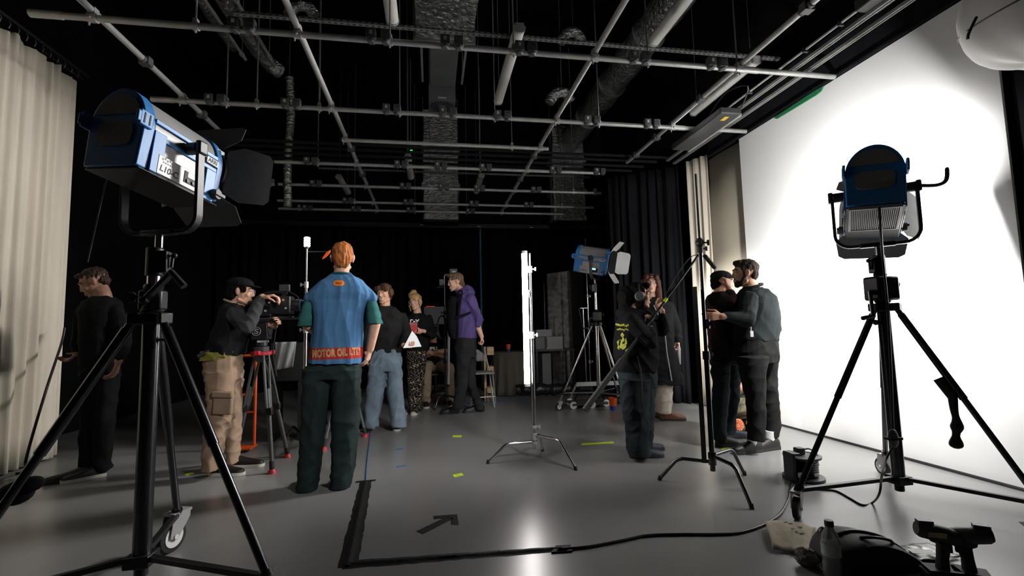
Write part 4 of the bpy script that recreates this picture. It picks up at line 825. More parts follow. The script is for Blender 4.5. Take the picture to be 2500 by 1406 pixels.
def bake(mb, name, mats, parent, vox=.007, smooth=4, folds=(), seed=0):
    me = mb.mesh('tmp', mats); o = bpy.data.objects.new('tmp', me); COL.objects.link(o)
    q = o.modifiers.new('r', 'REMESH'); q.mode = 'VOXEL'; q.voxel_size = vox; q.use_smooth_shade = True
    if smooth: q = o.modifiers.new('s', 'SMOOTH'); q.factor = .5; q.iterations = smooth
    dg = bpy.context.evaluated_depsgraph_get(); me2 = bpy.data.meshes.new_from_object(o.evaluated_get(dg))
    bpy.data.objects.remove(o); bpy.data.meshes.remove(me); me2.name = name
    n = len(me2.vertices)
    if folds and n:
        co = np.empty(n*3, np.float32); me2.vertices.foreach_get('co', co); co = co.reshape(-1, 3)
        no = np.empty(n*3, np.float32); me2.vertices.foreach_get('normal', no); no = no.reshape(-1, 3)
        rs = np.random.RandomState(seed+3); d = np.zeros(n, np.float32)
        for amp, fr, *wp in folds:                  # amplitude (m), frequency vector (rad/m), warp
            fr = np.array(fr, float); wp = wp[0] if wp else 1.
            for k in range(3):
                f_ = fr*rs.uniform(.7, 1.4)*np.array([rs.choice([-1, 1]), rs.choice([-1, 1]), 1.]); w_ = rs.uniform(5, 13, (3,))*rs.choice([-1, 1], 3)
                s_ = np.sin(co @ f_ + rs.uniform(0, 6.3) + 1.7*wp*np.sin(co @ w_ + rs.uniform(0, 6.3)))
                mk = .5+.5*np.sin(co @ (w_[::-1]*.9*wp) + rs.uniform(0, 6.3))
                d += (amp/1.6)*mk*(1-2*np.abs(s_)**.8)
        co += no*d[:, None]; me2.vertices.foreach_set('co', co.ravel()); me2.update()
    me2.polygons.foreach_set('use_smooth', [True]*len(me2.polygons))
    o = bpy.data.objects.new(name, me2); COL.objects.link(o); attach(o, parent); return o
TOP = ((.008, (9, 9, 8)), (.004, (22, 22, 14))); LEG = ((.008, (10, 10, 7)), (.005, (14, 14, 24))); HAIR = ((.004, (70, 70, 14)), (.004, (35, 35, 20)))
class Fig:
    def __init__(s, label, xy, Y0, skin='skin', vox=.006):
        s.Y = Y0; p = at(xy[0], xy[1], Y0); s.t = thing('person', V((p.x, Y0, 0)), label, 'person'); s.b = MB(); s.skin = skin; s.vox = vox
    def p(s, q): return at(q[0], q[1], s.Y + (q[2] if len(q) > 2 else 0))
    def limb(s, b, pts, rs):
        P = [s.p(q) if not isinstance(q, V) else q for q in pts]
        for i in range(len(P)-1): b.cap(P[i], P[i+1], rs[i], rs[i+1])
    def sil(s, b, rings, dY=0., n=22, e=.8):        # silhouette rows: y, left x, right x, half depth[, dY]
        out = []
        for r in rings:
            y, xl, xr = r[:3]; a, c = s.p((xl, y, dY + (r[4] if len(r) > 4 else 0))), s.p((xr, y, dY + (r[4] if len(r) > 4 else 0)))
            o = (a+c)/2; hw = (c-a).length/2; hd = r[3] if len(r) > 3 and r[3] else hw
            out.append([o + (c-a).normalized()*(hw*math.copysign(abs(math.cos(q))**e, math.cos(q))) + V((0, hd*math.copysign(abs(math.sin(q))**e, math.sin(q)), 0)) for q in (2*math.pi*j/n for j in range(n))])
        b.rings(out)
    def head(s, px, az, pitch=0, roll=0, sc_=1., neck=None, dY=0., smile=0):
        c = s.p((px[0], px[1], dY)); a = R_(az); f = V((math.sin(a), math.cos(a), 0)); r = V((math.cos(a), -math.sin(a), 0))
        H = MX.Translation(c) @ MX((r, f, V((0, 0, 1)))).transposed().to_4x4() @ MX.Rotation(R_(roll), 4, 'Y') @ MX.Rotation(R_(pitch), 4, 'X') @ MX.Scale(sc_, 4); s.H = H
        b = s.b; b.M = H
        b.ell((0, -.014, .03), (.073, .094, .082)); b.ell((0, .022, -.03), (.06, .066, .085)); b.ell((0, .035, -.078), (.044, .046, .036)); b.ell((0, .066, -.100), (.02, .018, .016))
        b.cap((0, .082, .018), (0, .0985, -.026), .0075, .0105); b.cap((-.010, .089, -.030), (.010, .089, -.030), .0075)
        b.cap((-.036, .074, .028), (-.012, .084, .027), .010); b.cap((.036, .074, .028), (.012, .084, .027), .010)
        for q in (-1, 1):
            b.ell((q*.038, .058, -.026), (.022, .022, .022)); b.ell((q*.076, -.008, -.006), (.010, .020, .032)); b.ell((q*.084, -.014, .004), (.007, .014, .024)); b.cap((q*.052, .0, -.07), (q*.024, .06, -.094), .014)
        for q in (-1, 1): b.cap((q*.043, .069, .016), (q*.02, .077, .017), .0065); b.cap((q*.043, .068, -.001), (q*.02, .076, -.001), .0055)
        b.cap((-.017, .083, -.060), (.017, .083, -.060), .0065); b.cap((-.014, .081, -.072), (.014, .081, -.072), .0075)
        b.M = None
        if neck: n_ = s.p(neck); b.cap(H @ V((0, -.018, -.06)), n_, .052*sc_, .058*sc_); b.cap(n_, n_-V((0, 0, .05)), .06, .085)
        s.face = []
        for q in (-1, 1):
            e = MB(H); e.ell((q*.0315, .0735, .008), (.0115, .0085, .005), n=12, k=8); e.k = 1; e.ell((q*.0315, .0795, .008), (.0052, .0028, .0048), n=10, k=6); s.face.append((e, 'eye', ['eye', 'iris']))
        l = MB(H); l.tube([(-.025, .075, -.064+.004*smile), (-.012, .0875, -.0605), (0, .0905, -.0615), (.012, .0875, -.0605), (.025, .075, -.064+.004*smile)], [.002, .0045, .005, .0045, .002], 8)
        l.tube([(-.022, .077, -.069), (-.01, .0865, -.0735-.002*smile), (.01, .0865, -.0735-.002*smile), (.022, .077, -.069)], [.002, .0055, .0055, .002], 8); s.face.append((l, 'lips', 'lip'))
        if smile: w_ = MB(H); w_.tube([(-.020, .0805, -.066), (-.008, .0885, -.0675), (.008, .0885, -.0675), (.020, .0805, -.066)], [.002, .004, .004, .002], 8); s.face.append((w_, 'teeth', 'teeth'))
        return H
    def brows(s, m):
        w_ = MB(s.H)
        for q in (-1, 1): w_.tube([(q*.05, .066, .026), (q*.034, .083, .033), (q*.014, .092, .029)], [.003, .005, .004], 6)
        s.face.append((w_, 'eyebrows', m))
    def hair(s, m, shapes, vox=.006, folds=HAIR, name='hair', smooth=2):
        b = MB(s.H)
        for q in shapes:
            if len(q) == 2: b.ell(q[0], q[1])
            else: b.cap(*q)
        return bake(b, name, m, s.t, vox, smooth, folds, 5)
    def hand(s, wr, d, n_, side=1, curl=.5, sc_=1., spread=.12, thumb=.5):
        """wrist, direction to the knuckles, palm normal, side = +1/-1 of the thumb along d x n"""
        w = s.p(wr) if not isinstance(wr, V) else wr; d = V(d).normalized(); n_ = V(n_); n_ = (n_ - d*n_.dot(d)).normalized(); x = d.cross(n_)*side; b = s.b
        L = .088*sc_
        for i, o in enumerate((.028, .010, -.010, -.027)):
            k = w + d*(L-.004*abs(i-1)) + x*o*sc_; b.cap(w + x*o*.55*sc_ + d*.012, k, .0125*sc_, .0105*sc_, n=10)
            fl_ = (.040, .045, .042, .033)[i]*sc_; a = curl*(1+.12*i)*.8; dd = d + x*(o*spread*8); dd.normalize(); q = k
            for j, f in enumerate((1., .72, .55)):
                di = dd*math.cos(a) + n_*math.sin(a); e = q + di*fl_*f; b.cap(q, e, (.0095-.0008*j)*sc_, (.0088-.001*j)*sc_, n=8); q = e; a += curl*(1.05-.2*j)
        k = w + d*.026*sc_ + x*.024*sc_ + n_*.006; di = (d*.72 + x*.62 + n_*thumb*.5).normalized(); e = k+di*.042*sc_; b.cap(k, e, .014*sc_, .011*sc_, n=8)
        di = (d*.85 + x*(.25-.4*curl) + n_*(thumb+.3*curl)).normalized(); e2 = e+di*.032*sc_; b.cap(e, e2, .0105*sc_, .009*sc_, n=8); b.cap(e2, e2+(di+n_*.3).normalized()*.022*sc_, .0095*sc_, .0078*sc_, n=8)
    def piece(s, name, m, build, folds=TOP, vox=None, smooth=4, seed=0):
        b = MB(); build(b); return bake(b, name, m, s.t, vox or max(.008, s.vox), smooth, folds, seed)
    def done(s):
        o = bake(s.b, 'body', s.skin, s.t, s.vox, 3)
        for b, n, m in s.face: b.build(n, m, o)
        return o
def shoe(t, heel, toe, m='shoe', sole='bsole', h=.08, wd=.043, name='shoe'):
    a = V((heel.x, heel.y, 0)); c = V((toe.x, toe.y, 0)); d = (c-a).normalized(); L = max(.25, min(.29, (c-a).length)); x = V((d.y, -d.x, 0)); b = MB(); R = []
    for tt, w_, hh in ((0, .55, .55), (.03, .75, .85), (.12, .82, 1.05), (.3, .82, 1.1), (.5, .92, .82), (.7, 1.0, .62), (.86, .92, .52), (.96, .66, .42), (1., .35, .28)):
        o = a + d*(L*tt); r = []
        for j in range(14): q = math.pi*j/13; r.append(o + x*(wd*w_*math.cos(q)) + V((0, 0, .022 + h*hh*.85*abs(math.sin(q))**.7)))
        R.append(r)
    b.rings(R); o = b.build(name, m, t, ang=60); b = MB()
    po = [(-.004, 0)]; pr = ((0, .6), (.06, .88), (.3, .86), (.5, .94), (.72, 1.06), (.88, .95), (.97, .7), (1.02, .3))
    R = [[a + d*(L*tt)+x*(wd*1.08*w_) + V((0, 0, z)) for tt, w_ in pr] + [a + d*(L*tt)-x*(wd*1.08*w_) + V((0, 0, z)) for tt, w_ in pr[::-1]] for z in (0.001, .026)]
    b.rings(R); b.build('sole', sole, o, ang=50)
    return o
def specs(s, m='black'):
    g = MB(s.H)
    for q in (-1, 1): g.tube(arc((q*.032, .097, .004), (1, 0, 0), (0, 0, 1), .021, 0, 360, 18), .0014, 6); g.tube([(q*.055, .094, .008), (q*.079, .0, .008)], .002, 6)
    g.tube([(-.01, .099, .008), (.01, .099, .008)], .002, 6); return g.build('glasses', m, s.t)
CAP = lambda f=0: [((0, -.020, .042), (.082, .099, .083)), ((0, -.06, -.01), (.072, .052, .075))]

# ---- 1 orange-haired man seen from behind
s = Fig('person with orange hair seen from behind in a blue T-shirt with green sleeves', (800, 1190), 3.73, 'skin_pale', .005)
m = K['retro'] = cloth('blue_jersey_with_red_band', (.062, .155, .30), .12); nt = m.node_tree; bs = nt.nodes['Principled BSDF']
z0_, z1_ = at(820, 877, 3.6).z, at(820, 849, 3.6).z
tc = nt.nodes.new('ShaderNodeTexCoord'); sx = nt.nodes.new('ShaderNodeSeparateXYZ'); mr = nt.nodes.new('ShaderNodeMapRange'); mr.inputs[1].default_value = z0_; mr.inputs[2].default_value = z1_
cr = nt.nodes.new('ShaderNodeValToRGB'); cr.color_ramp.interpolation = 'CONSTANT'; e = cr.color_ramp.elements; e[0].position = 0; e[0].color = (0, 0, 0, 1); e[1].position = .001; e[1].color = (1, 1, 1, 1); q_ = e.new(.999); q_.color = (0, 0, 0, 1)
mx = nt.nodes.new('ShaderNodeMix'); mx.data_type = 'RGBA'; old = bs.inputs['Base Color'].links[0].from_socket
nt.links.new(tc.outputs['Object'], sx.inputs[0]); nt.links.new(sx.outputs[2], mr.inputs[0]); nt.links.new(mr.outputs[0], cr.inputs[0]); nt.links.new(cr.outputs[0], mx.inputs[0]); nt.links.new(old, mx.inputs[6]); mx.inputs[7].default_value = (.36, .035, .03, 1); nt.links.new(mx.outputs[2], bs.inputs['Base Color'])
s.head((836, 630), -11, -4, 0, 1.0, neck=(833, 672)); s.brows('ginger')
s.limb(s.b, [(900, 735), (916, 788, -.03), (904, 852, .03)], [.035, .043, .029]); s.limb(s.b, [(768, 735), (752, 793, 0), (775, 815, .2)], [.035, .043, .03])
w_ = s.p((904, 852, .03)); s.hand(w_, s.p((893, 893, .06))-w_, (-1, .35, .1), 1, .38); s.hand((775, 815, .2), (.6, .8, .1), (-.3, .3, -1), 1, .5)
s.done()
sh = s.piece('shirt', 'retro', lambda b: (s.sil(b, [(666, 812, 858, .055), (674, 800, 868, .075), (684, 784, 884, .095), (700, 764, 902, .11), (716, 752, 912, .115), (732, 748, 915, .11), (742, 758, 902, .12), (770, 763, 893, .13), (800, 763, 889, .135), (840, 758, 886, .14), (870, 755, 885, .145), (888, 752, 884, .148)]), s.limb(b, [(800, 700), (762, 728)], [.07, .062]), s.limb(b, [(870, 700), (903, 728)], [.07, .062])), ((.007, (20, 20, .8), .35), (.004, (34, 34, 2), .4), (.003, (8, 8, 12), .6)), .007)
for L, r in (('l', [(736, 743, 768, .06), (750, 738, 771, .08), (770, 732, 769, .085), (797, 727, 768, .09)]), ('r', [(736, 896, 920, .06), (750, 893, 925, .08), (770, 893, 930, .085), (791, 893, 935, .09)])):
    s.piece('sleeve', 'teal', lambda b: s.sil(b, r), ((.005, (15, 15, 25)),), .007, seed=len(L)+ord(L))
b = MB(); o = s.p((834, 672)); b.tube([o+V((.071*math.cos(a), .066*math.sin(a), .0-.012*math.sin(a))) for a in (2*math.pi*i/28 for i in range(29))], .009, 8); b.build('collar', 'teal', s.t)
def tr(b):
    s.sil(b, [(872, 766, 872, .11), (893, 747, 882, .13), (925, 741, 884, .135)])
    s.sil(b, [(900, 740, 812, .13), (950, 738, 808, .12), (1000, 735, 802, .11), (1060, 731, 795, .11), (1120, 728, 787, .11), (1165, 727, 779, .115), (1194, 725, 777, .12)]); s.sil(b, [(900, 808, 884, .13), (950, 807, 884, .12), (1000, 808, 880, .11), (1060, 808, 876, .11), (1120, 808, 869, .11), (1160, 807, 863, .115), (1186, 806, 859, .12)])
s.piece('trousers', 'greend', tr, LEG)
for hx, tx in ((fl(752, 1199), fl(738, 1172)), (fl(834, 1191), fl(838, 1165))): shoe(s.t, hx-V((0, .02, 0)), hx+(tx-hx).normalized()*.28)
s.hair('ginger', CAP() + [((0, .035, .098), (.062, .058, .035)), ((.02, .06, .09), (.05, .045, .03)), ((0, -.055, -.045), (.058, .046, .05))])
bv = BVHTree.FromPolygons([v_.co + V(s.t.location) for v_ in sh.data.vertices], [p_.vertices[:] for p_ in sh.data.polygons]); dv = V((-.19, .98, 0)).normalized()
def on(px, py): q = s.p((px, py, -.3)); return q
K['tanl'] = mat('tan_letters', (.50, .26, .12), .8, noise=(60, .2))
q = on(822, 864); text('MOTOR OIL LTD', .041, frame(q, (1, .03, .03), (0, 0, 1)) @ MX.Diagonal((1, 1.75, 1, 1)), 'tanl', sh, space=1.1, onto=(bv, dv), bold=.0025)
K['olet'] = mat('orange_badge', (.80, .20, .02), .7, noise=(40, .05))
q = on(828, 684); b = MB(frame(q, (1, .03, 0), (0, 0, 1))); ring = [(.038*math.copysign(abs(math.cos(a))**.7, math.cos(a)), .022*math.copysign(abs(math.sin(a))**.8, math.sin(a))) for a in (2*math.pi*i/24 for i in range(24))]
me_ = MB(frame(q, (1, .03, 0), (0, 0, 1))); me_.grid(lambda u, v: V(((u-.5)*.078*(1-.5*abs(2*v-1)**3), (v-.5)*.044, 0)), 10, 6); pp = []
for v_ in me_.v: h = bv.ray_cast(v_-dv*.5, dv); pp.append(h[0]-dv*.0025 if h[0] is not None else v_)
me_.v = pp; bd = me_.build('badge', 'olet', sh); text('SAUZ', .02, frame(q, (1, .03, 0), (0, 0, 1)), 'greend', bd, onto=(bv, dv), off=.0045)

# ---- 2 smiling man in black sweatshirt and jeans
s = Fig('smiling person in a black sweatshirt and washed blue jeans holding white paper', (945, 1050), 5.62, 'skin', .0065)
s.head((938, 717), 203, -2, 4, 1.04, neck=(940, 752), smile=1); s.brows('brown')
s.limb(s.b, [(978, 775), (997, 815, -.02), (985, 842, -.2)], [.03, .03, .03]); s.limb(s.b, [(908, 775), (896, 820, 0), (895, 862, -.05)], [.03, .03, .03])
s.hand((986, 843, -.2), (.5, -.5, -.2), (.1, .1, 1), -1, .7); s.hand((895, 862, -.05), (-.05, -.1, -1), (1, 0, 0), -1, .4); s.done()
def tp(b):
    s.sil(b, [(746, 924, 956, .065), (754, 908, 972, .09), (768, 899, 986, .12), (795, 902, 984, .13), (830, 904, 982, .135), (850, 908, 982, .135), (861, 911, 980, .13)])
    s.limb(b, [(982, 774), (994, 812, -.03), (984, 838, -.17)], [.062, .062, .05]); s.limb(b, [(906, 774), (897, 820, 0), (896, 852, -.04)], [.06, .06, .05])
s.piece('sweatshirt', 'bsweat', tp)
def tr(b):
    s.sil(b, [(852, 908, 981, .13), (885, 900, 982, .14), (905, 898, 983, .13)])
    s.sil(b, [(885, 899, 943, .13), (920, 897, 943, .11), (953, 894, 939, .11), (990, 890, 932, .11), (1020, 888, 927, .11), (1042, 887, 924, .11)], -.03); s.sil(b, [(885, 939, 982, .13), (920, 944, 983, .11), (953, 943, 985, .11), (990, 948, 989, .11), (1020, 952, 993, .11), (1041, 956, 995, .11)], .0)
s.piece('jeans', 'denim', tr, LEG)
h_ = fl(912, 1044); shoe(s.t, h_, h_+V((-.2, -.2, 0)), 'shoe', 'sole'); h_ = fl(976, 1040); shoe(s.t, h_, h_+V((-.02, -.3, 0)), 'shoe', 'sole')
s.hair('brown', CAP() + [((-.05, .07, .055), (.045, .03, .045)), ((.03, .078, .055), (.045, .025, .04)), ((.082, -.01, -.02), (.022, .05, .08)), ((-.08, -.02, .01), (.02, .05, .05)), ((.06, -.05, -.085), (.035, .05, .05))])
pa, pb, pc = at(1006, 808, 5.36), at(984, 850, 5.30), at(1029, 846, 5.36); b = MB(); b.rings([[pa, pb, pc, pa.lerp(pc, .4)+V((.01, .01, .01))], [q+V((0, .004, .001)) for q in (pa, pb, pc, pa.lerp(pc, .4)+V((.01, .01, .01)))]])
tag(b.build('paper_sheet', 'paper'), 'white paper sheet in the hand of the person in black sweatshirt', 'paper')

# ---- 3 blonde woman
s = Fig('smiling person with tied-up blonde hair, glasses and squiggle-patterned trousers', (1012, 1008), 6.6, 'skin_pale', .007)
s.head((1014, 737), 205, -3, 8, 1.0, neck=(1019, 766), smile=1); s.brows('dblond'); specs(s, 'pipe')
s.limb(s.b, [(1048, 778), (1056, 818, -.05), (1034, 808, -.22)], [.03, .03, .026]); s.limb(s.b, [(1001, 778), (996, 815, -.05), (1008, 812, -.22)], [.03, .03, .026])
s.hand((1034, 808, -.22), (-1, -.2, .1), (0, 1, .2), 1, 1.0, .9); s.hand((1008, 815, -.22), (.6, -.3, .1), (0, -.2, 1), 1, .8, .9); s.done()
def tp(b):
    s.sil(b, [(764, 1004, 1032, .06), (772, 999, 1045, .09), (790, 998, 1052, .11), (820, 997, 1052, .115), (845, 995, 1048, .12), (862, 992, 1043, .12)])
    s.limb(b, [(1047, 777), (1057, 818, -.05), (1040, 812, -.18)], [.056, .058, .045]); s.limb(b, [(1002, 777), (996, 818, -.05), (1004, 814, -.18)], [.055, .055, .045])
o = s.piece('sweatshirt', 'bcloth', tp)
q = s.p((1012, 786, -.135)); text('ГrХ', .075, frame(q, (1, 0, 0), (0, 0, 1)), 'paper', o, bold=.003)
def tr(b):
    s.sil(b, [(855, 992, 1043, .13), (880, 991, 1042, .13)]); s.sil(b, [(870, 990, 1018, .12), (920, 993, 1018, .09), (960, 995, 1017, .085), (1001, 997, 1016, .085)]); s.sil(b, [(870, 1014, 1042, .12), (920, 1013, 1038, .09), (960, 1012, 1032, .085), (1004, 1010, 1030, .085)])
s.piece('trousers', 'squig', tr, LEG)
for h_ in (fl(1004, 1003), fl(1020, 1006)): shoe(s.t, h_, h_+V((-.06, -.26, 0)), 'beigeshoe', 'sole')
s.hair('blonde', CAP() + [((.03, -.05, .135), (.05, .045, .045)), ((.0, .06, .075), (.06, .03, .03)), ((.078, .02, -.05), (.016, .025, .07)), ((-.075, .02, -.02), (.014, .025, .06)), ((.06, -.03, .11), (.04, .04, .04))], folds=((.008, (60, 60, 40)),))
b = MB(); q0, q1 = at(999, 815, 6.36), at(1019, 787, 6.36); c = (q0+q1)/2; b.box(c, (q1.x-q0.x, .09, q1.z-q0.z)); b.k = 1; b.box(c+V((.005, -.046, .055)), (.09, .003, .03)); o = tag(b.build('red_box', ['red', 'pink'], bevel=.004), 'red box held by the blonde person', 'box')

# ---- 4 seated person with crossed arms
s = Fig('seated person in a black T-shirt with white print and beige trousers, arms crossed', (1052, 990), 7.6, 'skin_tan', .008)
s.head((1057, 815), 190, -8, 0, 1.0, neck=(1058, 838))
s.limb(s.b, [(1074, 846), (1078, 868, -.05), (1048, 860, -.2)], [.045, .042, .034]); s.limb(s.b, [(1043, 846), (1039, 868, -.05), (1070, 858, -.22)], [.045, .042, .034])
s.hand((1048, 860, -.2), (-1, -.1, .1), (0, 1, 0), 1, .5); s.hand((1070, 858, -.22), (1, .1, .1), (0, 1, 0), -1, .5); s.done()
def tp(b):
    s.sil(b, [(836, 1051, 1066, .06), (841, 1044, 1074, .10), (855, 1041, 1077, .13), (875, 1042, 1077, .14), (890, 1042, 1078, .15)]); s.limb(b, [(1074, 846), (1078, 864, -.04)], [.06, .06]); s.limb(b, [(1043, 846), (1039, 864, -.04)], [.06, .06])
o = s.piece('t_shirt', 'bcloth', tp); q = s.p((1058, 851, -.15)); text('IPIU', .07, frame(q, (1, 0, 0), (0, 0, 1)), 'paper', o, bold=.002)
def tr(b):
    s.limb(b, [(1048, 893), (1040, 897, -.42), (1041, 975, -.36)], [.10, .085, .07]); s.limb(b, [(1070, 893), (1096, 897, -.38), (1099, 975, -.34)], [.10, .085, .07]); b.ell(s.p((1060, 893)), (.17, .14, .1))
s.piece('trousers', 'beiget', tr, LEG)
for x in (1041, 1099): h_ = at(x, 985, 7.3); shoe(s.t, h_, h_+V((0, -.26, 0)), 'shoe', 'sole')
s.hair('bhair', CAP())
q = at(1060, 905, 7.6); t = thing('folding_chair', V((q.x, 7.6, 0)), 'chair under the seated person with crossed arms', 'chair')
b = MB(); b.box((q.x, 7.6, .45), (.44, .42, .03)); b.build('seat', 'dgrey', t, bevel=.01); b = MB(); b.box((q.x, 7.82, .72), (.42, .03, .22)); b.build('backrest', 'dgrey', t, bevel=.01)
for x, y in ((-.2, -.18), (.2, -.18), (-.2, .2), (.2, .2)): b = MB(); b.cyl((q.x+x, 7.6+y, 0), (q.x+x, 7.6+y*1.05, .44 if y < 0 else .72), .011, n=8); b.build('leg', 'pipe', t)

# ---- 5 purple hoodie
s = Fig('person in a purple hoodie facing left with one arm behind the back', (1140, 1005), 6.42, 'skin_pale', .0065)
s.head((1112, 688), -98, -10, 0, 1.06, neck=(1130, 716), smile=1); s.brows('dblond')
s.limb(s.b, [(1150, 728, -.17), (1170, 784, -.14), (1168, 800, -.12), (1176, 822, -.12)], [.03, .036, .038, .03]); s.hand((1175, 820, -.12), (.35, 0, -1), (-1, .2, -.2), -1, 1.1)
s.limb(s.b, [(1140, 728, .16), (1152, 780, .16), (1130, 800, .12)], [.03, .03, .03]); s.hand((1130, 800, .12), (-1, 0, -.1), (0, -1, 0), 1, .6); s.done()
def tp(b):
    s.sil(b, [(708, 1118, 1146, .085), (716, 1116, 1155, .14), (735, 1113, 1165, .18), (760, 1113, 1167, .18), (785, 1114, 1166, .17), (805, 1114, 1165, .165), (826, 1114, 1165, .16)])
    s.limb(b, [(1149, 730, -.15), (1170, 780, -.14), (1168, 790, -.13)], [.075, .068, .058]); s.limb(b, [(1140, 730, .15), (1152, 780, .16), (1140, 792, .14)], [.075, .068, .055])
    b.ell(s.p((1142, 709)), (.085, .12, .065)); b.ell(s.p((1150, 716)), (.06, .11, .06)); s.limb(b, [(1117, 712, -.08), (1142, 702, -.11)], [.03, .045]); s.limb(b, [(1117, 712, .08), (1142, 702, .11)], [.03, .045])
s.piece('hoodie', 'purple', tp, ((.009, (9, 9, 10)), (.005, (20, 20, 16))))
s.piece('front_bag', 'bcloth', lambda b: s.sil(b, [(722, 1096, 1120, .10), (745, 1089, 1118, .13), (790, 1089, 1118, .14), (820, 1095, 1118, .13), (828, 1100, 1118, .12)]))
b = MB(); b.tube(spline([s.p((1114, 718, -.19)), s.p((1128, 712, -.22)), s.p((1120, 770, -.2)), s.p((1150, 762, -.2)), s.p((1112, 775, -.19))], 6), .012, 8); b.build('bag_strap', 'bcloth', s.t)
def tr(b):
    s.sil(b, [(820, 1113, 1164, .15), (850, 1110, 1164, .16), (872, 1111, 1162, .15)]); s.sil(b, [(860, 1112, 1152, .11), (900, 1112, 1148, .09), (940, 1111, 1143, .085), (970, 1108, 1137, .08), (998, 1104, 1131, .075)], -.07); s.sil(b, [(860, 1126, 1164, .11), (900, 1131, 1162, .09), (940, 1138, 1163, .085), (970, 1150, 1174, .08), (1000, 1160, 1184, .075)], .09)
s.piece('trousers', 'btrou', tr, LEG)
h_ = fl(1128, 1008); shoe(s.t, h_, h_+V((-.3, -.02, 0)), h=.10); h_ = fl(1182, 1004); shoe(s.t, h_, h_+V((-.29, -.05, 0)), h=.10)
s.hair('dblond', CAP() + [((0, .05, .09), (.055, .05, .03)), ((0, -.075, -.05), (.05, .04, .06))])

# ---- 6 camera operator
s = Fig('camera operator in black cap, black jacket and khaki cargo trousers', (545, 1150), 4.28, 'skin', .0055)
s.head((589, 712), 82, -6, 0, .98, neck=(574, 742)); specs(s, 'pipe'); s.brows('bhair')
s.limb(s.b, [(570, 768, -.16), (603, 800, -.24), (640, 725, -.12)], [.03, .03, .028]); s.hand((640, 725, -.12), (1, .1, .18), (.2, .15, -1), -1, .75, 1.0)
s.limb(s.b, [(582, 768, .15), (622, 808, .12), (652, 792, .0)], [.03, .03, .03]); s.hand((652, 792, 0), (1, -.1, .3), (0, -1, 0), 1, .8); s.done()
def tp(b):
    s.sil(b, [(738, 553, 590, .08), (746, 546, 598, .13), (765, 540, 606, .18), (800, 526, 606, .18), (840, 510, 600, .175), (866, 500, 592, .17)]); s.limb(b, [(582, 768, .15), (622, 806, .13), (645, 796, .04)], [.065, .06, .045])
s.piece('jacket', 'bcloth', tp); s.piece('jacket_sleeve', 'dgjack', lambda b: s.limb(b, [(572, 768, -.14), (604, 798, -.23), (634, 734, -.13)], [.07, .064, .046]), ((.006, (25, 25, 25)),))
s.piece('undershirt', 'olive', lambda b: s.sil(b, [(856, 499, 594, .172), (868, 496, 585, .178), (880, 493, 560, .17)]), ((.008, (18, 18, 20)),))
b = MB(); n_ = s.p((574, 744)); b.tube([n_+V((.075*math.cos(a)-.005, .075*math.sin(a), .018-.028*math.cos(a))) for a in (2*math.pi*i/24 for i in range(25))], .010, 8); b.build('shirt_collar', 'beiget', s.t)
def tr(b):
    s.sil(b, [(866, 500, 588, .16), (900, 500, 592, .17), (925, 500, 592, .16)]); s.sil(b, [(905, 500, 572, .11), (950, 502, 572, .10), (990, 508, 572, .105), (1020, 506, 570, .10), (1060, 498, 556, .095), (1110, 493, 542, .09), (1148, 492, 536, .095)], -.10); s.sil(b, [(905, 525, 593, .11), (950, 535, 591, .10), (990, 546, 590, .10), (1040, 552, 588, .09), (1090, 555, 586, .09), (1128, 556, 583, .095)], .14)
tro = s.piece('cargo_trousers', 'khaki', tr, ((.009, (10, 10, 9)), (.006, (16, 16, 26))))
b = MB(); c = s.p((545, 985, -.2)); b.box(c, (.14, .045, .17), MX.Rotation(.06, 3, 'Y')); b.box(c+V((0, -.012, .07)), (.15, .05, .05), MX.Rotation(.06, 3, 'Y')); b.build('cargo_pocket', 'khaki', tro, bevel=.012)
h_ = fl(514, 1160); shoe(s.t, h_, h_+V((.27, -.06, 0)), 'shoe', 'sole'); h_ = fl(560, 1141); shoe(s.t, h_, h_+V((.28, -.03, 0)), 'shoe', 'sole')
s.hair('bhair', [((0, -.03, .02), (.081, .088, .075)), ((0, -.06, -.03), (.074, .055, .07)), ((-.078, .03, .02), (.012, .03, .035)), ((.078, .03, .02), (.012, .03, .035))])
s.hair('bcloth', [((0, -.014, .07), (.09, .105, .055)), ((0, .09, .052), (.06, .06, .010))], folds=(), name='cap')

# ---- 7 dark figure at the left
s = Fig('person all in black bending the head in the dark beside the cream curtain', (225, 1165), 4.5, 'skin_shaded', .007)
s.head((230, 690), -110, -28, 0, 1.06, neck=(252, 722)); s.brows('brown')
s.limb(s.b, [(285, 760, -.05), (303, 835, -.06), (289, 882, -.12)], [.03, .03, .03]); s.hand((289, 884, -.12), (-.2, -.1, -1), (-1, 0, 0), 1, .5); s.limb(s.b, [(205, 760, .12), (194, 838, .14), (188, 862, .1)], [.03, .03, .03]); s.hand((188, 862, .1), (-.6, .2, -.5), (0, -.5, 1), 1, .6); s.done()
def tp(b):
    s.sil(b, [(722, 236, 272, .09), (736, 208, 290, .13), (760, 197, 296, .15), (800, 200, 292, .15), (850, 203, 288, .15), (892, 203, 286, .15)]); s.limb(b, [(284, 762, -.04), (303, 835, -.06), (292, 876, -.1)], [.07, .062, .045]); s.limb(b, [(206, 762, .1), (194, 838, .14), (190, 856, .11)], [.07, .062, .045])
s.piece('jacket', 'bcloth', tp)
def tr(b): s.sil(b, [(885, 203, 286, .15), (920, 203, 286, .15)]); s.sil(b, [(900, 203, 248, .12), (980, 204, 246, .10), (1060, 200, 240, .09), (1120, 200, 236, .09), (1152, 199, 236, .09)]); s.sil(b, [(900, 240, 286, .12), (980, 241, 280, .10), (1060, 236, 272, .09), (1120, 234, 268, .09), (1150, 234, 268, .09)])
s.piece('trousers', 'bcloth', tr, LEG)
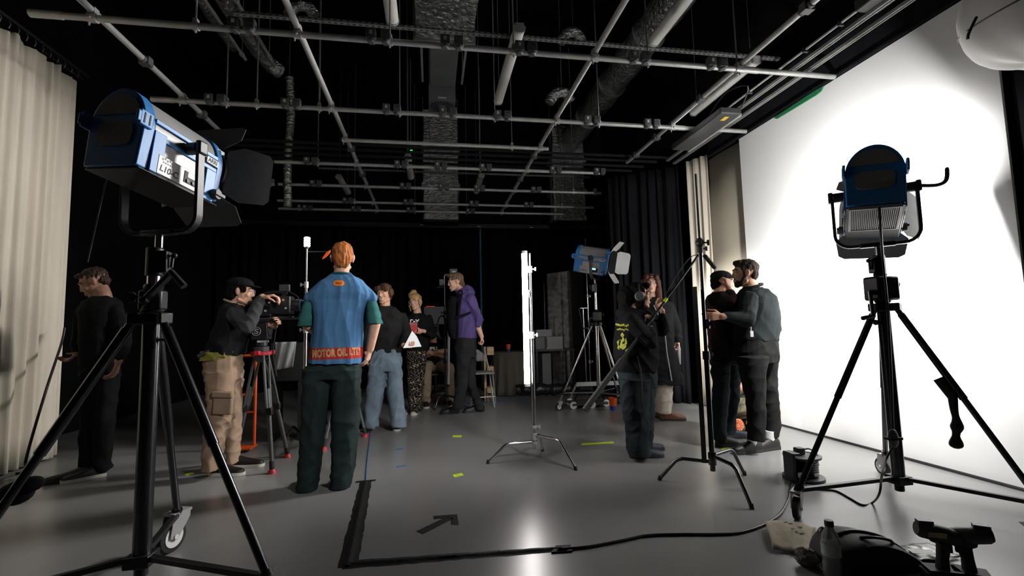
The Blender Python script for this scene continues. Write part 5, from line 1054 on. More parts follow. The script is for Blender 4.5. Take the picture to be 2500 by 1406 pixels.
h_ = fl(226, 1166); shoe(s.t, h_, h_+V((-.26, -.12, 0)), 'shoe', 'bsole'); h_ = fl(258, 1160); shoe(s.t, h_, h_+V((-.2, -.18, 0)), 'shoe', 'sole')
s.hair('dbrown', [((0, -.022, .047), (.079, .094, .076)), ((0, -.06, .0), (.068, .048, .06)), ((0, .05, .085), (.05, .04, .025))])

# ---- 8 boom operator
s = Fig('boom operator in black hoodie with headphones and wide dark jeans', (1565, 1112), 3.92, 'skin', .0055)
s.head((1560, 722), 110, 2, 0, 1.0, neck=(1549, 756)); s.brows('bhair')
BP = lambda px, py: min((qb0 + dbp*(i*.01) for i in range(260)), key=lambda v_: (v_-at(px, py, v_.y)).length)
qb0, qb1 = at(1428, 1001, 3.71), at(1706, 622, 3.75); dbp = (qb1-qb0).normalized()
H1, H2 = BP(1598, 778), BP(1628, 738); side = V((.25, -1, .25)).normalized()
W1 = H1 + V((-.01, .02, -.085)); W2 = H2 + V((-.02, .02, -.085))
s.limb(s.b, [(1540, 780, -.18), (1588, 836, -.22), W1], [.028, .026, .021]); s.limb(s.b, [(1562, 780, .12), (1616, 806, -.05), W2], [.028, .026, .021])
for W, Hh in ((W1, H1), (W2, H2)): s.hand(W + V((-.0, .03, .0)), (Hh-W)+V((-.03, .05, .03)), (.3, -1, .1), -1, 1.15, .95)
s.done()
def tp(b):
    s.sil(b, [(752, 1530, 1576, .08), (762, 1519, 1588, .13), (785, 1508, 1596, .17), (830, 1501, 1600, .175), (870, 1502, 1602, .18), (895, 1507, 1600, .17), (908, 1511, 1597, .16)])
    s.limb(b, [(1542, 782, -.16), (1588, 834, -.22), W1.lerp(s.p((1588, 834, -.22)), .22)], [.075, .066, .046]); s.limb(b, [(1562, 780, .12), (1616, 806, -.04), W2.lerp(s.p((1616, 806, -.04)), .2)], [.07, .062, .044]); b.ell(s.p((1530, 764)), (.10, .12, .06))
ho = s.piece('hoodie', 'bcloth', tp, ((.010, (9, 9, 10)), (.005, (20, 20, 16))))
bv = BVHTree.FromPolygons([v_.co + V(s.t.location) for v_ in ho.data.vertices], [p_.vertices[:] for p_ in ho.data.polygons]); K['yprint'] = mat('yellow_print', (.33, .33, .03), .8, noise=(60, .3)); b = MB(); rnd = random.Random(4)
def patch(cx, cy, rx, ry, n=9):
    pts = []
    for i in range(n): a = 2*math.pi*i/n; k = rnd.uniform(.65, 1.15); pts.append((cx+rx*k*math.cos(a), cy+ry*k*math.sin(a)))
    out = []
    for (x, y) in pts:
        d_ = ray(x, y).normalized(); h = bv.ray_cast(CC, d_)
        if h[0] is None: return
        out.append(h[0]-d_*.004)
    b.add(out, [tuple(range(n))])
for i in range(9): patch(1504+i*3.6, 793+rnd.uniform(-2, 2)+.25*i, 2, 3.5, 6); patch(1507+i*3.2, 803+rnd.uniform(-2, 2)+.3*i, 1.8, 2.5, 6)
for c_ in ((1519, 818, 5, 6), (1514, 838, 8, 9), (1523, 846, 7, 8), (1528, 834, 3, 8), (1521, 828, 3, 7), (1531, 855, 5, 4), (1512, 848, 5, 5)): patch(*c_)
b.build('yellow_back_print', 'yprint', ho, recalc=False)
def tr(b):
    s.sil(b, [(898, 1512, 1599, .16), (925, 1514, 1597, .17), (945, 1515, 1596, .16)]); s.sil(b, [(925, 1513, 1585, .12), (970, 1517, 1582, .115), (1010, 1523, 1580, .11), (1060, 1530, 1581, .11), (1095, 1532, 1584, .115), (1112, 1533, 1586, .115)], -.08); s.sil(b, [(925, 1530, 1598, .12), (970, 1538, 1598, .115), (1010, 1542, 1596, .11), (1060, 1540, 1592, .11), (1104, 1541, 1590, .11)], .12)
s.piece('jeans', 'ddenim', tr, ((.010, (12, 12, 6)), (.005, (14, 14, 24))))
h_ = fl(1537, 1117); shoe(s.t, h_, h_+V((.29, -.05, 0)), 'navyshoe', 'bsole'); h_ = fl(1552, 1103); shoe(s.t, h_, h_+V((.27, .0, 0)), 'navyshoe', 'bsole')
s.hair('bhair', CAP() + [((0, -.11, .0), (.085, .085, .10)), ((0, -.12, -.08), (.08, .07, .09)), ((.07, .0, -.06), (.02, .045, .08)), ((-.07, .0, -.06), (.02, .045, .08)), ((0, .065, .085), (.055, .035, .03))], folds=((.006, (50, 50, 14)),))
b = MB(s.H); b.tube(arc((0, -.005, -.0), (1, 0, 0), (0, .05, 1), .107, -5, 185, 18), .009, 8)
hp = b.build('headphones', 'black', s.t)
for q in (-1, 1): b = MB(s.H); b.lathe([(.02, 0), (.04, .004), (.042, .022), (.034, .032)], (q*.084, -.005, -.01), (q, 0, 0), 18); b.build('ear_cup', 'sock', hp)

b = MB(); b.tube(spline([s.p((1556, 870, -.24)), s.p((1566, 915, -.22)), s.p((1570, 980, -.24)), s.p((1580, 1025, -.22)), s.p((1592, 1043, -.2))], 6), .004, 6); b.build('hanging_lead', 'rubber', s.t)

# ---- 9 woman in long coat
s = Fig('person with long brown hair and glasses in a long black coat', (1625, 1022), 5.25, 'skin_pale', .0065)
s.head((1589, 692), 203, 2, -3, 1.02, neck=(1592, 728)); s.brows('dbrown'); specs(s)
s.limb(s.b, [(1636, 750), (1653, 805, -.02), (1655, 835, -.03)], [.03, .03, .026]); s.hand((1655, 833, -.03), (.05, 0, -1), (-1, .1, 0), 1, .8, .95); s.limb(s.b, [(1570, 750), (1564, 805), (1572, 830, -.05)], [.03, .03, .026]); s.hand((1572, 830, -.05), (.1, 0, -1), (1, 0, 0), 1, .5); s.done()
def tp(b):
    s.sil(b, [(724, 1578, 1606, .065), (734, 1567, 1630, .10), (750, 1561, 1642, .13), (790, 1567, 1640, .14), (840, 1572, 1642, .15), (890, 1577, 1655, .16), (925, 1582, 1665, .17), (938, 1584, 1668, .17)]); s.limb(b, [(1634, 750), (1651, 800, -.02), (1655, 828, -.03)], [.07, .064, .05]); s.limb(b, [(1570, 750), (1565, 800), (1571, 824, -.04)], [.07, .064, .05])
co_ = s.piece('coat', 'coat', tp, ((.004, (3, 3, 36)), (.007, (14, 14, 5))))
b = MB(); b.tube([s.p((1596, 745, -.13)), s.p((1622, 800, -.165)), s.p((1628, 860, -.175)), s.p((1640, 930, -.18))], .006, 6); b.build('zip', 'pipe', co_)
s.piece('trousers', 'creamt', lambda b: (s.sil(b, [(905, 1602, 1642, .10), (960, 1604, 1640, .095), (1008, 1604, 1636, .095)]), s.sil(b, [(905, 1585, 1610, .1), (1005, 1588, 1610, .09)], .12)), LEG)
h_ = fl(1612, 1026); shoe(s.t, h_, h_+V((.28, -.10, 0)), 'boot', 'bsole', .11, name='boot'); h_ = fl(1592, 1015); shoe(s.t, h_, h_+V((.05, -.28, 0)), 'boot', 'bsole', .11, name='boot')
s.hair('auburn', CAP() + [((.055, .035, .065), (.035, .055, .04)), ((-.055, .035, .065), (.035, .055, .04)), ((.078, .01, .02), (.098, .045, -.27), .036, .036), ((-.078, .01, .02), (-.098, .045, -.25), .036, .034), ((.05, .045, .07), (.085, .045, -.04), .028, .026), ((-.05, .045, .07), (-.085, .045, -.04), .028, .026), ((.06, -.05, 0), (.07, -.05, -.27), .05, .04), ((-.06, -.05, 0), (-.07, -.05, -.25), .05, .04)], folds=((.005, (60, 60, 6)),))
q0_, q1_ = at(1657, 846, 5.2), at(1657, 890, 5.2); b = MB(); b.tube([q1_, q1_.lerp(q0_, .1), q0_.lerp(q1_, .1), q0_], [.022, .024, .022, .014], 12); tag(b.build('rolled_script', 'boxg'), 'grey-blue rolled paper hanging from the hand of the long-coated person', 'paper roll')

# ---- 10 capped person at the viewfinder
s = Fig('person in a dark cap with a fist raised to the eye behind the dark c-stand', (1768, 1075), 4.12, 'skin_tan', .0065)
s.head((1763, 690), 112, -4, 0, .98, neck=(1756, 716)); s.brows('bhair')
s.limb(s.b, [(1746, 730, -.17), (1785, 736, -.26), (1779, 704, -.14)], [.03, .03, .028]); s.hand((1780, 703, -.14), (-.1, .1, 1), (-.2, 1, 0), 1, 1.2)
s.limb(s.b, [(1752, 730, .14), (1780, 775, .1), (1790, 760, .02)], [.03, .03, .03]); s.hand((1790, 760, .02), (1, 0, .2), (0, -1, 0), 1, .7); s.done()
def tp(b): s.sil(b, [(712, 1742, 1772, .08), (720, 1734, 1782, .13), (740, 1730, 1788, .17), (790, 1736, 1790, .16), (830, 1738, 1794, .155), (868, 1741, 1798, .15)]); s.limb(b, [(1747, 730, -.15), (1784, 735, -.25), (1782, 716, -.18)], [.075, .066, .05]); s.limb(b, [(1752, 730, .14), (1778, 772, .1)], [.07, .06])
s.piece('overshirt', 'maroon', tp); s.piece('shirt_front', 'pink', lambda b: s.sil(b, [(735, 1768, 1790, .06), (760, 1772, 1793, .07), (800, 1780, 1797, .07), (866, 1782, 1800, .07)], -.08))
def tr(b): s.sil(b, [(860, 1741, 1802, .15), (890, 1741, 1804, .15)]); s.sil(b, [(880, 1741, 1776, .11), (950, 1744, 1776, .09), (1020, 1742, 1770, .085), (1078, 1744, 1768, .085)], -.06); s.sil(b, [(880, 1766, 1804, .11), (950, 1770, 1803, .09), (1020, 1766, 1793, .085), (1060, 1764, 1789, .085)], .1)
s.piece('jeans', 'ddenim', tr, LEG)
h_ = fl(1748, 1090); shoe(s.t, h_, h_+V((.27, -.05, 0)), 'shoe', 'bsole'); h_ = fl(1768, 1070); shoe(s.t, h_, h_+V((.28, -.04, 0)), 'navyshoe', 'bsole')
s.hair('bhair', [((0, -.03, .02), (.079, .085, .07)), ((0, -.06, -.02), (.068, .048, .06))]); s.hair('bcloth', [((0, -.012, .062), (.086, .102, .06)), ((0, .10, .055), (.058, .05, .010))], folds=(), name='cap')

# ---- 11 bearded man in dark jumper
s = Fig('bearded person in a dark jumper standing against the bright backdrop', (1850, 1100), 3.80, 'skin', .0055)
s.head((1818, 667), -64, 0, 0, 1.06, neck=(1838, 704)); s.brows('bhair')
s.limb(s.b, [(1826, 730, -.19), (1826, 780, -.25), (1762, 772, -.2)], [.03, .03, .028]); s.hand((1762, 772, -.2), (-1, .1, 0), (0, 1, .2), -1, .6)
s.limb(s.b, [(1868, 730, .14), (1892, 800, .16), (1884, 850, .06)], [.03, .03, .028]); s.hand((1884, 848, .06), (-.2, -.2, -1), (-1, 0, 0), -1, .3); s.done()
def tp(b):
    s.sil(b, [(700, 1824, 1852, .08), (707, 1814, 1866, .13), (726, 1804, 1880, .19), (760, 1804, 1888, .195), (790, 1802, 1890, .185), (815, 1800, 1890, .175), (832, 1800, 1889, .17)]); s.limb(b, [(1828, 732, -.17), (1827, 780, -.24), (1772, 773, -.2)], [.082, .07, .048]); s.limb(b, [(1868, 732, .14), (1890, 800, .16), (1886, 838, .08)], [.08, .066, .048])
s.piece('jumper', 'jumper', tp, ((.008, (9, 9, 10)), (.004, (20, 20, 14))))
b = MB(); n_ = s.p((1838, 702)); b.tube([n_+V((.07*math.cos(a), .085*math.sin(a), .012+.018*math.cos(a))) for a in (2*math.pi*i/24 for i in range(25))], .013, 8); b.build('collar', 'jumper', s.t)
def tr(b): s.sil(b, [(824, 1800, 1889, .165), (860, 1800, 1890, .17), (885, 1806, 1888, .16)]); s.sil(b, [(870, 1806, 1868, .12), (920, 1814, 1864, .10), (970, 1824, 1863, .09), (1030, 1829, 1864, .085), (1076, 1830, 1860, .08)], -.08); s.sil(b, [(870, 1846, 1889, .12), (920, 1854, 1890, .10), (970, 1860, 1895, .09), (1030, 1864, 1899, .085), (1066, 1866, 1896, .08)], .1)
s.piece('trousers', 'charc', tr, ((.006, (10, 10, 5)), (.004, (16, 16, 20))))
for (x, y, dx, dy) in ((1858, 1102, -.31, -.03), (1901, 1095, -.30, -.04)):
    h_ = fl(x, y); shoe(s.t, h_, h_+V((dx, dy, 0)), 'shoe', 'bsole', .10); b = MB(); b.cyl(h_+V((-.085, 0, .05)), h_+V((-.08, 0, .16)), .042, n=12); b.build('sock', 'socks', s.t)
s.hair('dbrown', [((0, -.02, .045), (.080, .097, .078)), ((0, -.062, -.005), (.068, .048, .062)), ((0, .042, .088), (.056, .048, .030)), ((.074, .018, .0), (.008, .014, .04)), ((-.074, .018, .0), (.008, .014, .04))])
s.hair('dbrown', [((.064, .004, -.02), (.050, .036, -.082), .012, .019), ((-.064, .004, -.02), (-.050, .036, -.082), .012, .019), ((.050, .036, -.082), (0, .064, -.100), .019, .024), ((-.050, .036, -.082), (0, .064, -.100), .019, .024), ((.03, .062, -.072), (0, .075, -.086), .014, .014), ((-.03, .062, -.072), (0, .075, -.086), .014, .014), ((-.022, .082, -.050), (.022, .082, -.050), .0075, .0075)], folds=((.002, (90, 90, 60)),), name='beard', vox=.005)
b = MB(); c = s.p((1834, 815, -.19)); b.tube(spline([s.p((1826, 775, -.2)), s.p((1832, 795, -.2)), c], 5), .005, 6); b.box(c, (.03, .02, .05)); b.build('belt_clip', 'pipe', s.t)

# ---- 12 kneeling person behind
s = Fig('crouching person in camouflage trousers showing an orange shoe sole behind the standing legs', (1812, 1045), 4.62, 'skin', .008)
s.head((1822, 900), 20, -20, 0, 1.0, neck=(1818, 930)); s.limb(s.b, [(1806, 945), (1800, 985, .2), (1812, 1000, .35)], [.05, .04, .03]); s.hand((1812, 1000, .35), (0, 1, -.3), (0, -.3, -1), 1, .4); s.done()
s.piece('jacket', 'dgjack', lambda b: (s.sil(b, [(928, 1808, 1830, .08), (938, 1796, 1838, .12), (960, 1794, 1840, .15), (990, 1794, 1842, .17)], .1), s.limb(b, [(1804, 945, .1), (1798, 985, .25)], [.07, .055])))
s.piece('trousers', 'camo', lambda b: (b.ell(s.p((1816, 995)), (.18, .16, .12)), s.limb(b, [(1806, 1000), (1800, 1026, .42)], [.11, .09]), s.limb(b, [(1800, 1030, .4), (1806, 1040, -.02)], [.09, .065]), s.limb(b, [(1832, 1000), (1838, 1026, .42)], [.11, .09]), s.limb(b, [(1838, 1030, .4), (1832, 1040, -.02)], [.09, .065])), LEG)
for x, y in ((1801, 1046), (1836, 1046)):
    c = s.p((x, y, -.1)); c.z = .075; b = MB(); b.ell(c+V((0, .05, .01)), (.052, .06, .06)); sh_ = b.build('shoe', 'shoe', s.t); b = MB(); b.lathe([(.062, 0), (.068, .008), (.06, .02)], c+V((0, -.015, 0)), (0, 1, 0), 20)
    b.k = 1
    for k in range(12): a = 2*math.pi*k/12; b.box(c+V((.038*math.cos(a), -.016, .038*math.sin(a))), (.034, .004, .005), MX.Rotation(-a, 3, 'Y'))
    b.build('orange_sole', ['osole', 'red'], sh_)
s.hair('bhair', CAP())
# ================================================================ FLOOR MARKS, CABLES AND SMALL THINGS
def mark(polys, name, m, label, cat, h=.0016, z=.0004):
    b = MB()
    for po in polys:
        P = [fl(x, y, z) for x, y in po]; b.rings([P, [p+V((0, 0, h)) for p in P]])
    return tag(b.build(name, m), label, cat)
mark([[(1105, 1159), (1127, 1155), (1132, 1160), (1109, 1165)]], 'floor_tape', 'ytape', 'nearest yellow tape mark on the open floor, with pen scribble', 'tape mark')
K['pen'] = mat('pen_scribble', (.08, .12, .02), .7); b = MB()
b.tube([fl(x, y, .0024) for x, y in ((1112, 1160.5), (1115, 1159), (1116, 1161.5), (1119, 1158.5), (1120, 1161), (1124, 1158.5))], .0012, 4); b.build('scribble', 'pen', bpy.data.objects['floor_tape'])
mark([[(1106, 1063), (1128, 1063), (1126, 1067.5), (1105, 1067)]], 'floor_tape', 'ytape', 'yellow tape mark on the floor near the two-legged row of people', 'tape mark')
bpy.data.objects['floor_tape.001']['label'] = 'short yellow tape mark on the floor, farther back left of the tube stand'
mark([[(1419, 1083), (1497, 1078), (1499, 1082), (1421, 1087)]], 'floor_tape', 'ytape', 'long thin yellow tape strip on the floor left of the boom operator', 'tape mark')
mark([[(450, 1158), (470, 1153), (475, 1156), (456, 1161)]], 'floor_tape', 'ytape', 'yellow tape scrap beside the shoes of the camera operator', 'tape mark')
mark([[(1760, 1095), (1779, 1093), (1782, 1097), (1764, 1099)]], 'floor_tape', 'ytape', 'yellow tape scrap by the shoes of the bearded person', 'tape mark')
mark([[(1086, 993), (1180, 981), (1290, 974), (1290, 976.5), (1180, 983.5), (1088, 996)]], 'floor_tape', 'bltape', 'long blue tape line on the floor at the back', 'tape mark')
mark([[(966, 1097), (984, 1094), (985, 1096), (967, 1099)], ], 'floor_tape', 'bltape', 'faint small blue tape dash on the floor, farther one', 'tape mark')
mark([[(966, 1139), (990, 1135), (991, 1138), (968, 1141)]], 'floor_tape', 'bltape', 'faint small blue tape dash on the floor, nearer one', 'tape mark')
mark([[(2487, 1274), (2510, 1275), (2510, 1292)]], 'floor_tape', 'btape', 'black tape corner at the right edge of the picture', 'tape mark')
mark([[(1017, 1297), (1032, 1304), (1106, 1266), (1092, 1261)], [(1058, 1260), (1059, 1267), (1104, 1263), (1104, 1256.5)], [(1099, 1257), (1116, 1256), (1120, 1281), (1102, 1280)]], 'floor_arrow', 'btape', 'black tape arrow on the grey floor', 'arrow')
# taped-down cable: an L of black gaffer tape
b = MB()
def strip(a, c, w0, w1, n=26, j=.006):
    a = fl(*a); c = fl(*c); d = (c-a).normalized(); x = V((d.y, -d.x, 0)); R = []; rnd = random.Random(2)
    for i in range(n+1):
        t = i/n; w_ = w0+(w1-w0)*t; p = a.lerp(c, t)
        R.append([p + x*(k*w_+rnd.uniform(-j, j)*(1 if abs(k) == 1 else .3)) + V((0, 0, z)) for k, z in ((-1, .0006), (-.35, .003), (-.15, .010), (.15, .011), (.35, .003), (1, .0006), (1, .0001), (-1, .0001))])
    b.rings(R)
strip((893, 1176), (848, 1384), .042, .045); strip((840, 1379), (1376, 1340), .042, .026)
for x, y in ((1374, 1338), (1380, 1345), (1368, 1346)): p = fl(x, y); b.rings([[p+V((rx, ry, z)) for rx, ry in ((-.05, -.012), (.03, -.02), (.045, .012), (-.03, .02))] for z in (.001, .008)])
p = fl(892, 1176); b.rings([[p+V((rx, ry, z)) for rx, ry in ((-.07, -.012), (.07, .0), (.075, .022), (-.068, .014))] for z in (.001, .006)])
tag(b.build('gaffer_tape', 'btape', ang=60), 'L-shaped run of black gaffer tape over a cable on the floor', 'tape')
def cord(px, r, name, m, label, z=None, n=10):
    P = [fl(q[0], q[1], r) if len(q) == 2 else at(*q) for q in px]; b = MB(); b.tube(spline(P, n), r, 8); return tag(b.build(name, m, ang=80), label, 'cable')
cord([(1372, 1340), (1440, 1334), (1520, 1319), (1580, 1307), (1660, 1304), (1740, 1304), (1800, 1301), (1855, 1285), (1900, 1259), (1922, 1225), (1931, 1190), (1934, 1162)], .0075, 'power_cable', 'cable', 'thick black cable curving over the floor from the tape to the cable reel')
cord([(893, 1178), (896, 1130), (901, 1085), (907, 1045), (915, 1015), (930, 1000)], .005, 'power_cable', 'bcable', 'blue cable running from the tape towards the person in the black sweatshirt')
cord([(1962, 1194), (2000, 1195), (2040, 1198), (2075, 1216), (2105, 1232), (2130, 1227), (2147, 1204, RS[1]-.17), (2153, 1160, RS[1]-.13), (2164, 1120, RS[1]-.05), (2180, 1092, RS[1]-.05)], .006, 'power_cable', 'cable', 'black lead rising from the floor to the grey unit on the right stand')
cord([(2146, 505, RS[1]-.28), (2150, 560, RS[1]-.26), (2156, 640, RS[1]-.12), (2166, 740, RS[1]-.09), (2174, 880, RS[1]-.07), (2180, 1045, RS[1]-.05)], .007, 'power_cable', 'cable', 'black lead hanging from the dark lamp down its stand')
cord([(158, 800, 5.0), (150, 838, 4.95), (117, 938, 4.7), (80, 1060, 4.5), (63, 1125, 4.42), (62, 1150), (40, 1156)], .010, 'power_cable', 'cable', 'black cable hanging in front of the cream curtain at left')
cord([(262, 432, 2.5), (250, 480, 2.5), (232, 560, 2.52), (214, 640, 2.55)], .003, 'safety_cord', 'dgrey', 'thin cord dangling behind the left lamp')
p = at(2181, 1070, RS[1]-.055); b = MB(); b.ell(p, (.032, .022, .058), n=16); o = tag(b.build('inline_unit', 'sock'), 'grey oval power unit strapped to the right stand', 'power unit'); b = MB(); b.box(p, (.085, .05, .014)); b.build('strap', 'rubber', o)
# strap on the right leg of the right stand
a = V((RS[0], RS[1], hubR-.02)); f = V((feetR[1][0], feetR[1][1], .125)); 
g = min((a.lerp(f, i/100) for i in range(100)), key=lambda v_: abs((lambda q: 1250+F*q.dot(CR)/q.dot(_f))(v_-CC)-2310))
t = thing('cable_strap', g-V((0, 0, .32)), 'dark padded strap dangling from the right leg of the right stand', 'strap')
b = MB(); d_ = (f-a).normalized(); b.tube([g-d_*.06, g+d_*.06], .03, 12); b.build('wrap', 'rubber', t)
b = MB(); b.tube(spline([g+V((0, -.03, -.02)), g+V((-.0, -.03, -.12)), g+V((.01, -.03, -.2)), g+V((-.005, -.03, -.27)), g+V((-.012, -.03, -.34))], 6), [.02, .021, .022, .022, .021, .02, .019, .018, .017, .017, .019, .022, .026, .03, .030, .026, .020, .018, .018, .022, .028, .032, .032, .026, .012], 10); b.build('hanging_end', 'rubber', t)
# sandbag and tape on the left stand
p = at(28, 1208, 2.2); b = MB(); b.ell(p+V((.0, .02, 0)), (.055, .06, .045)); b.ell(p+V((.05, .02, .03)), (.035, .05, .03)); tag(b.build('weight_bag', 'bcloth', ang=80), 'small black weight bag hanging on the left leg of the left stand', 'bag')
a = V((LS[0], LS[1], hubL-.02))
# ---- cable reel
c = fl(1962, 1168); t = thing('cable_reel', c, 'black cable reel with a plug on top behind the right stand', 'cable reel')
b = MB(); b.lathe([(.11, .0), (.135, .004), (.135, .02), (.11, .026)], c, n=28); b.build('base_flange', 'black', t)
b = MB(); b.lathe([(.085, .024), (.085, .15)], c, n=24); b.build('drum', 'black', t)
b = MB()
for i in range(6): b.tube([c+V((.092*math.cos(a), .092*math.sin(a), .04+i*.016)) for a in (2*math.pi*k/24 for k in range(25))], .008, 6)
b.build('wound_cable', 'cable', t)
b = MB(); b.lathe([(.085, .146), (.122, .152), (.125, .166), (.10, .172), (.095, .166), (.02, .168)], c, n=28); b.build('top_flange', 'dgrey', t)
b = MB(); b.box(c+V((-.02, 0, .195)), (.06, .05, .05)); b.build('plug', 'black', t, bevel=.006)
b = MB(); b.tube(spline([c+V((.01, .0, .2)), c+V((.06, .0, .205)), c+V((.11, 0, .17)), c+V((.13, 0, .08))], 5), .006, 6); b.build('plug_lead', 'cable', t)
b = MB(); b.box(c+V((-.13, -.03, .10)), (.02, .10, .20)); b.box(c+V((-.11, -.03, .195)), (.06, .10, .012)); b.build('stand_bracket', 'black', t, bevel=.004)
b = MB(); b.box(c+V((-.10, -.085, .055)), (.03, .006, .035)); b.box(c+V((.02, -.1, .05)), (.035, .006, .018)); b.build('rating_label', 'white', t)
# ---- things on the floor at the lower right
q = lambda x, y, z=0: fl(x, y, z)
c = q(1925, 1352); t = thing('paper_bag', c, 'open printed paper wrapper on the floor at lower right', 'wrapper'); K['kraft'] = mat('kraft_paper', (.34, .29, .21), .75, noise=(14, .12), bump=(40, .3)); K['kraftd'] = mat('kraft_print', (.13, .11, .09), .8, noise=(30, .2))
ph = [at(1868, 1309, 2.42), at(1940, 1312, 2.40), at(1985, 1320, 2.35), at(2002, 1338, 2.30)]; lo_ = [q(1887, 1348), q(1925, 1352), q(1950, 1356), q(1985, 1360)]
b = MB()
def pb(u, v):
    k = u*3; i = min(int(k), 2); f = k-i; a_ = ph[i].lerp(ph[i+1], f); l_ = lo_[i].lerp(lo_[i+1], f)
    r = l_.lerp(a_, v); r.z = max(.004, .012 + .05*math.sin(v*2.6)*(.55+.35*math.sin(u*5+1)) + .004*math.sin(u*17+v*6)); return r
b.grid(pb, 24, 10); b.build('sheet', 'kraft', t, solid=.0012, ang=25, recalc=False)
b = MB(); 
for (x, y) in ((1902, 1322), (1917, 1329), (1928, 1330), (1935, 1322), (1945, 1330), (1910, 1315)):
    bvp = None; P = pb((x-1868)/134, .55 if y > 1325 else .75); b.box(P+V((0, 0, .004)), (.022, .012, .001))
b.build('printed_marks', 'kraftd', t)
b = MB(); rnd = random.Random(9); c = q(1972, 1382, .0); R = []
def crump(c, r, n, seed, sq=.8):
    b = MB(); rn = random.Random(seed); b.ell(c, r, n=16, k=10); b.v = [c+(v_-c)*rn.uniform(.72, 1.08) for v_ in b.v]; return b
o = tag(crump(c+V((0, 0, .04)), V((.055, .05, .042)), 1, 4).build('crumpled_wrapper', 'kraftd', ang=15), 'crumpled dark food wrapper in front of the printed paper', 'wrapper')
c = q(2012, 1392); tag(crump(c+V((0, 0, .02)), V((.03, .03, .021)), 1, 6).build('foil_ball', 'foil', ang=10), 'small shiny foil ball beside the bottle', 'foil ball')
# bottle
c = q(2034, 1408); t = thing('water_bottle', c, 'small clear plastic water bottle with a dark cap on the floor', 'bottle')
K['pet'] = mat('clear_plastic', (.82, .86, .85), .12, trans=.75, spec=.5); K['blabel'] = mat('pale_bottle_label', (.42, .48, .45), .5, noise=(30, .2))
b = MB(); b.lathe([(0.0312, 0.0000), (0.0372, 0.0096), (0.0372, 0.0600), (0.0336, 0.0744), (0.0372, 0.0888), (0.0372, 0.1500), (0.0312, 0.1800), (0.0180, 0.2064), (0.0150, 0.2184)], c, n=24); b.build('body', 'pet', t, ang=60)
b = MB(); b.lathe([(0.0382, 0.0936), (0.0382, 0.1440)], c, n=24, cap=False); b.build('label_band', 'blabel', t)
b = MB(); b.lathe([(0.0186, 0.2160), (0.0186, 0.2376), (0.0156, 0.2412)], c, n=18); b.build('cap', 'dgrey', t)
# black bag with round side pocket
c = q(2170, 1440); t = thing('equipment_bag', c, 'big rounded black bag at the bottom edge right of the bottle', 'bag')
P = [at(x, y, 1.93) for x, y in ((2028, 1406), (2022, 1372), (2042, 1330), (2080, 1310), (2120, 1309), (2170, 1322), (2215, 1348), (2255, 1380), (2285, 1412), (2300, 1450))]
P = [V((p.x, 1.93, p.z)) for p in spline(P, 4)]
gz = lambda p: V((p.x, p.y, max(p.z, .0)))
b = MB(); R = []
for dy, k in ((-.07, .86), (-.045, .96), (.0, 1.), (.06, 1.0), (.12, .95), (.17, .8)):
    c0 = V((sum(p.x for p in P)/len(P), 1.93, .03)); R.append([V((c0.x+(p.x-c0.x)*k, p.y+dy, max(.002, c0.z+(p.z-c0.z)*k))) for p in P] + [V((c0.x+(p.x-c0.x)*k, p.y+dy, .002)) for p in (P[-1], P[0])])
b.rings(R); b.build('body', 'rubber', t, ang=60)
b = MB(); b.tube([p+V((0, .04, .006)) for p in P[8:34]], .008, 8); b.build('piping', 'black', t)
b = MB(); b.tube(spline([P[13]+V((.0, -.02, .0)), P[14]+V((.03, -.05, .01)), P[17]+V((.03, -.05, .005)), P[20]+V((0, -.02, .0))], 6), .007, 8); b.build('handle', 'black', t)
c = at(2012, 1305, 2.05); b = MB(); b.ell(c, (.028, .03, .036)); b.cyl(c+V((0, 0, -.03)), V((c.x+.01, c.y, .0)), .014, .024, 12); tag(b.build('rubber_bulb', 'black'), 'round black knob-like gadget behind the bottle', 'gadget')
b = MB(); c = q(2250, 1352); b.grid(lambda u, v: c+V(((u-.5)*.26, (v-.5)*.16, .006+.012*abs(math.sin(u*7)*math.cos(v*5)))), 14, 8); K['film'] = mat('clear_film', (.8, .8, .8), .15, trans=.85); t = tag(b.build('plastic_sleeve', 'film', solid=.0008, ang=20, recalc=False), 'clear plastic sleeve with a white label lying behind the black bag', 'plastic bag')
b = MB(); b.box(c+V((-.02, -.02, .022)), (.10, .05, .0015), MX.Rotation(-.4, 3, 'Z')); b.build('label_card', 'white', t)
def drill(foot, ang, label, m2, tilt=0, s=1.):
    c = q(*foot); c.z = 0; Rz = MX.Translation(c) @ MX.Rotation(ang, 4, 'Z') @ MX.Scale(s, 4); t = thing('cordless_drill', c, label, 'drill')
    b = MB(Rz); b.box((0, 0, .03), (.13, .075, .06)); b.build('battery', m2, t, bevel=.008)
    b = MB(Rz); b.tube([(.0, 0, .05), (.004, 0, .11), (.012, 0, .165)], [.024, .020, .024], 14); b.box((0, 0, .064), (.11, .07, .012)); b.build('grip', 'rubber', t)
    b = MB(Rz); b.tube([(-.075, 0, .214), (-.06, 0, .212), (.02, 0, .194), (.06, 0, .184)], [.024, .032, .032, .028], 16); b.box((-.045, 0, .240), (.05, .03, .014)); b.build('motor_housing', 'dgrey', t)
    b = MB(Rz); b.tube([(.06, 0, .184), (.075, 0, .18), (.10, 0, .172), (.115, 0, .168)], [.028, .024, .022, .012], 16); b.build('chuck', 'ink', t)
    b = MB(Rz); b.box((.03, 0, .145), (.016, .016, .03)); b.build('trigger', 'dgrey', t, bevel=.004)
    b = MB(Rz); b.box((-.02, -.033, .203), (.06, .003, .018)); b.build('side_stripe', 'wood', t)
    return t
K['yplast'] = mat('ochre_plastic', (.30, .19, .06), .5, noise=(20, .1))
drill((2305, 1432), -.45, 'left of two cordless drills standing on the floor at lower right', 'rubber', s=1.08)
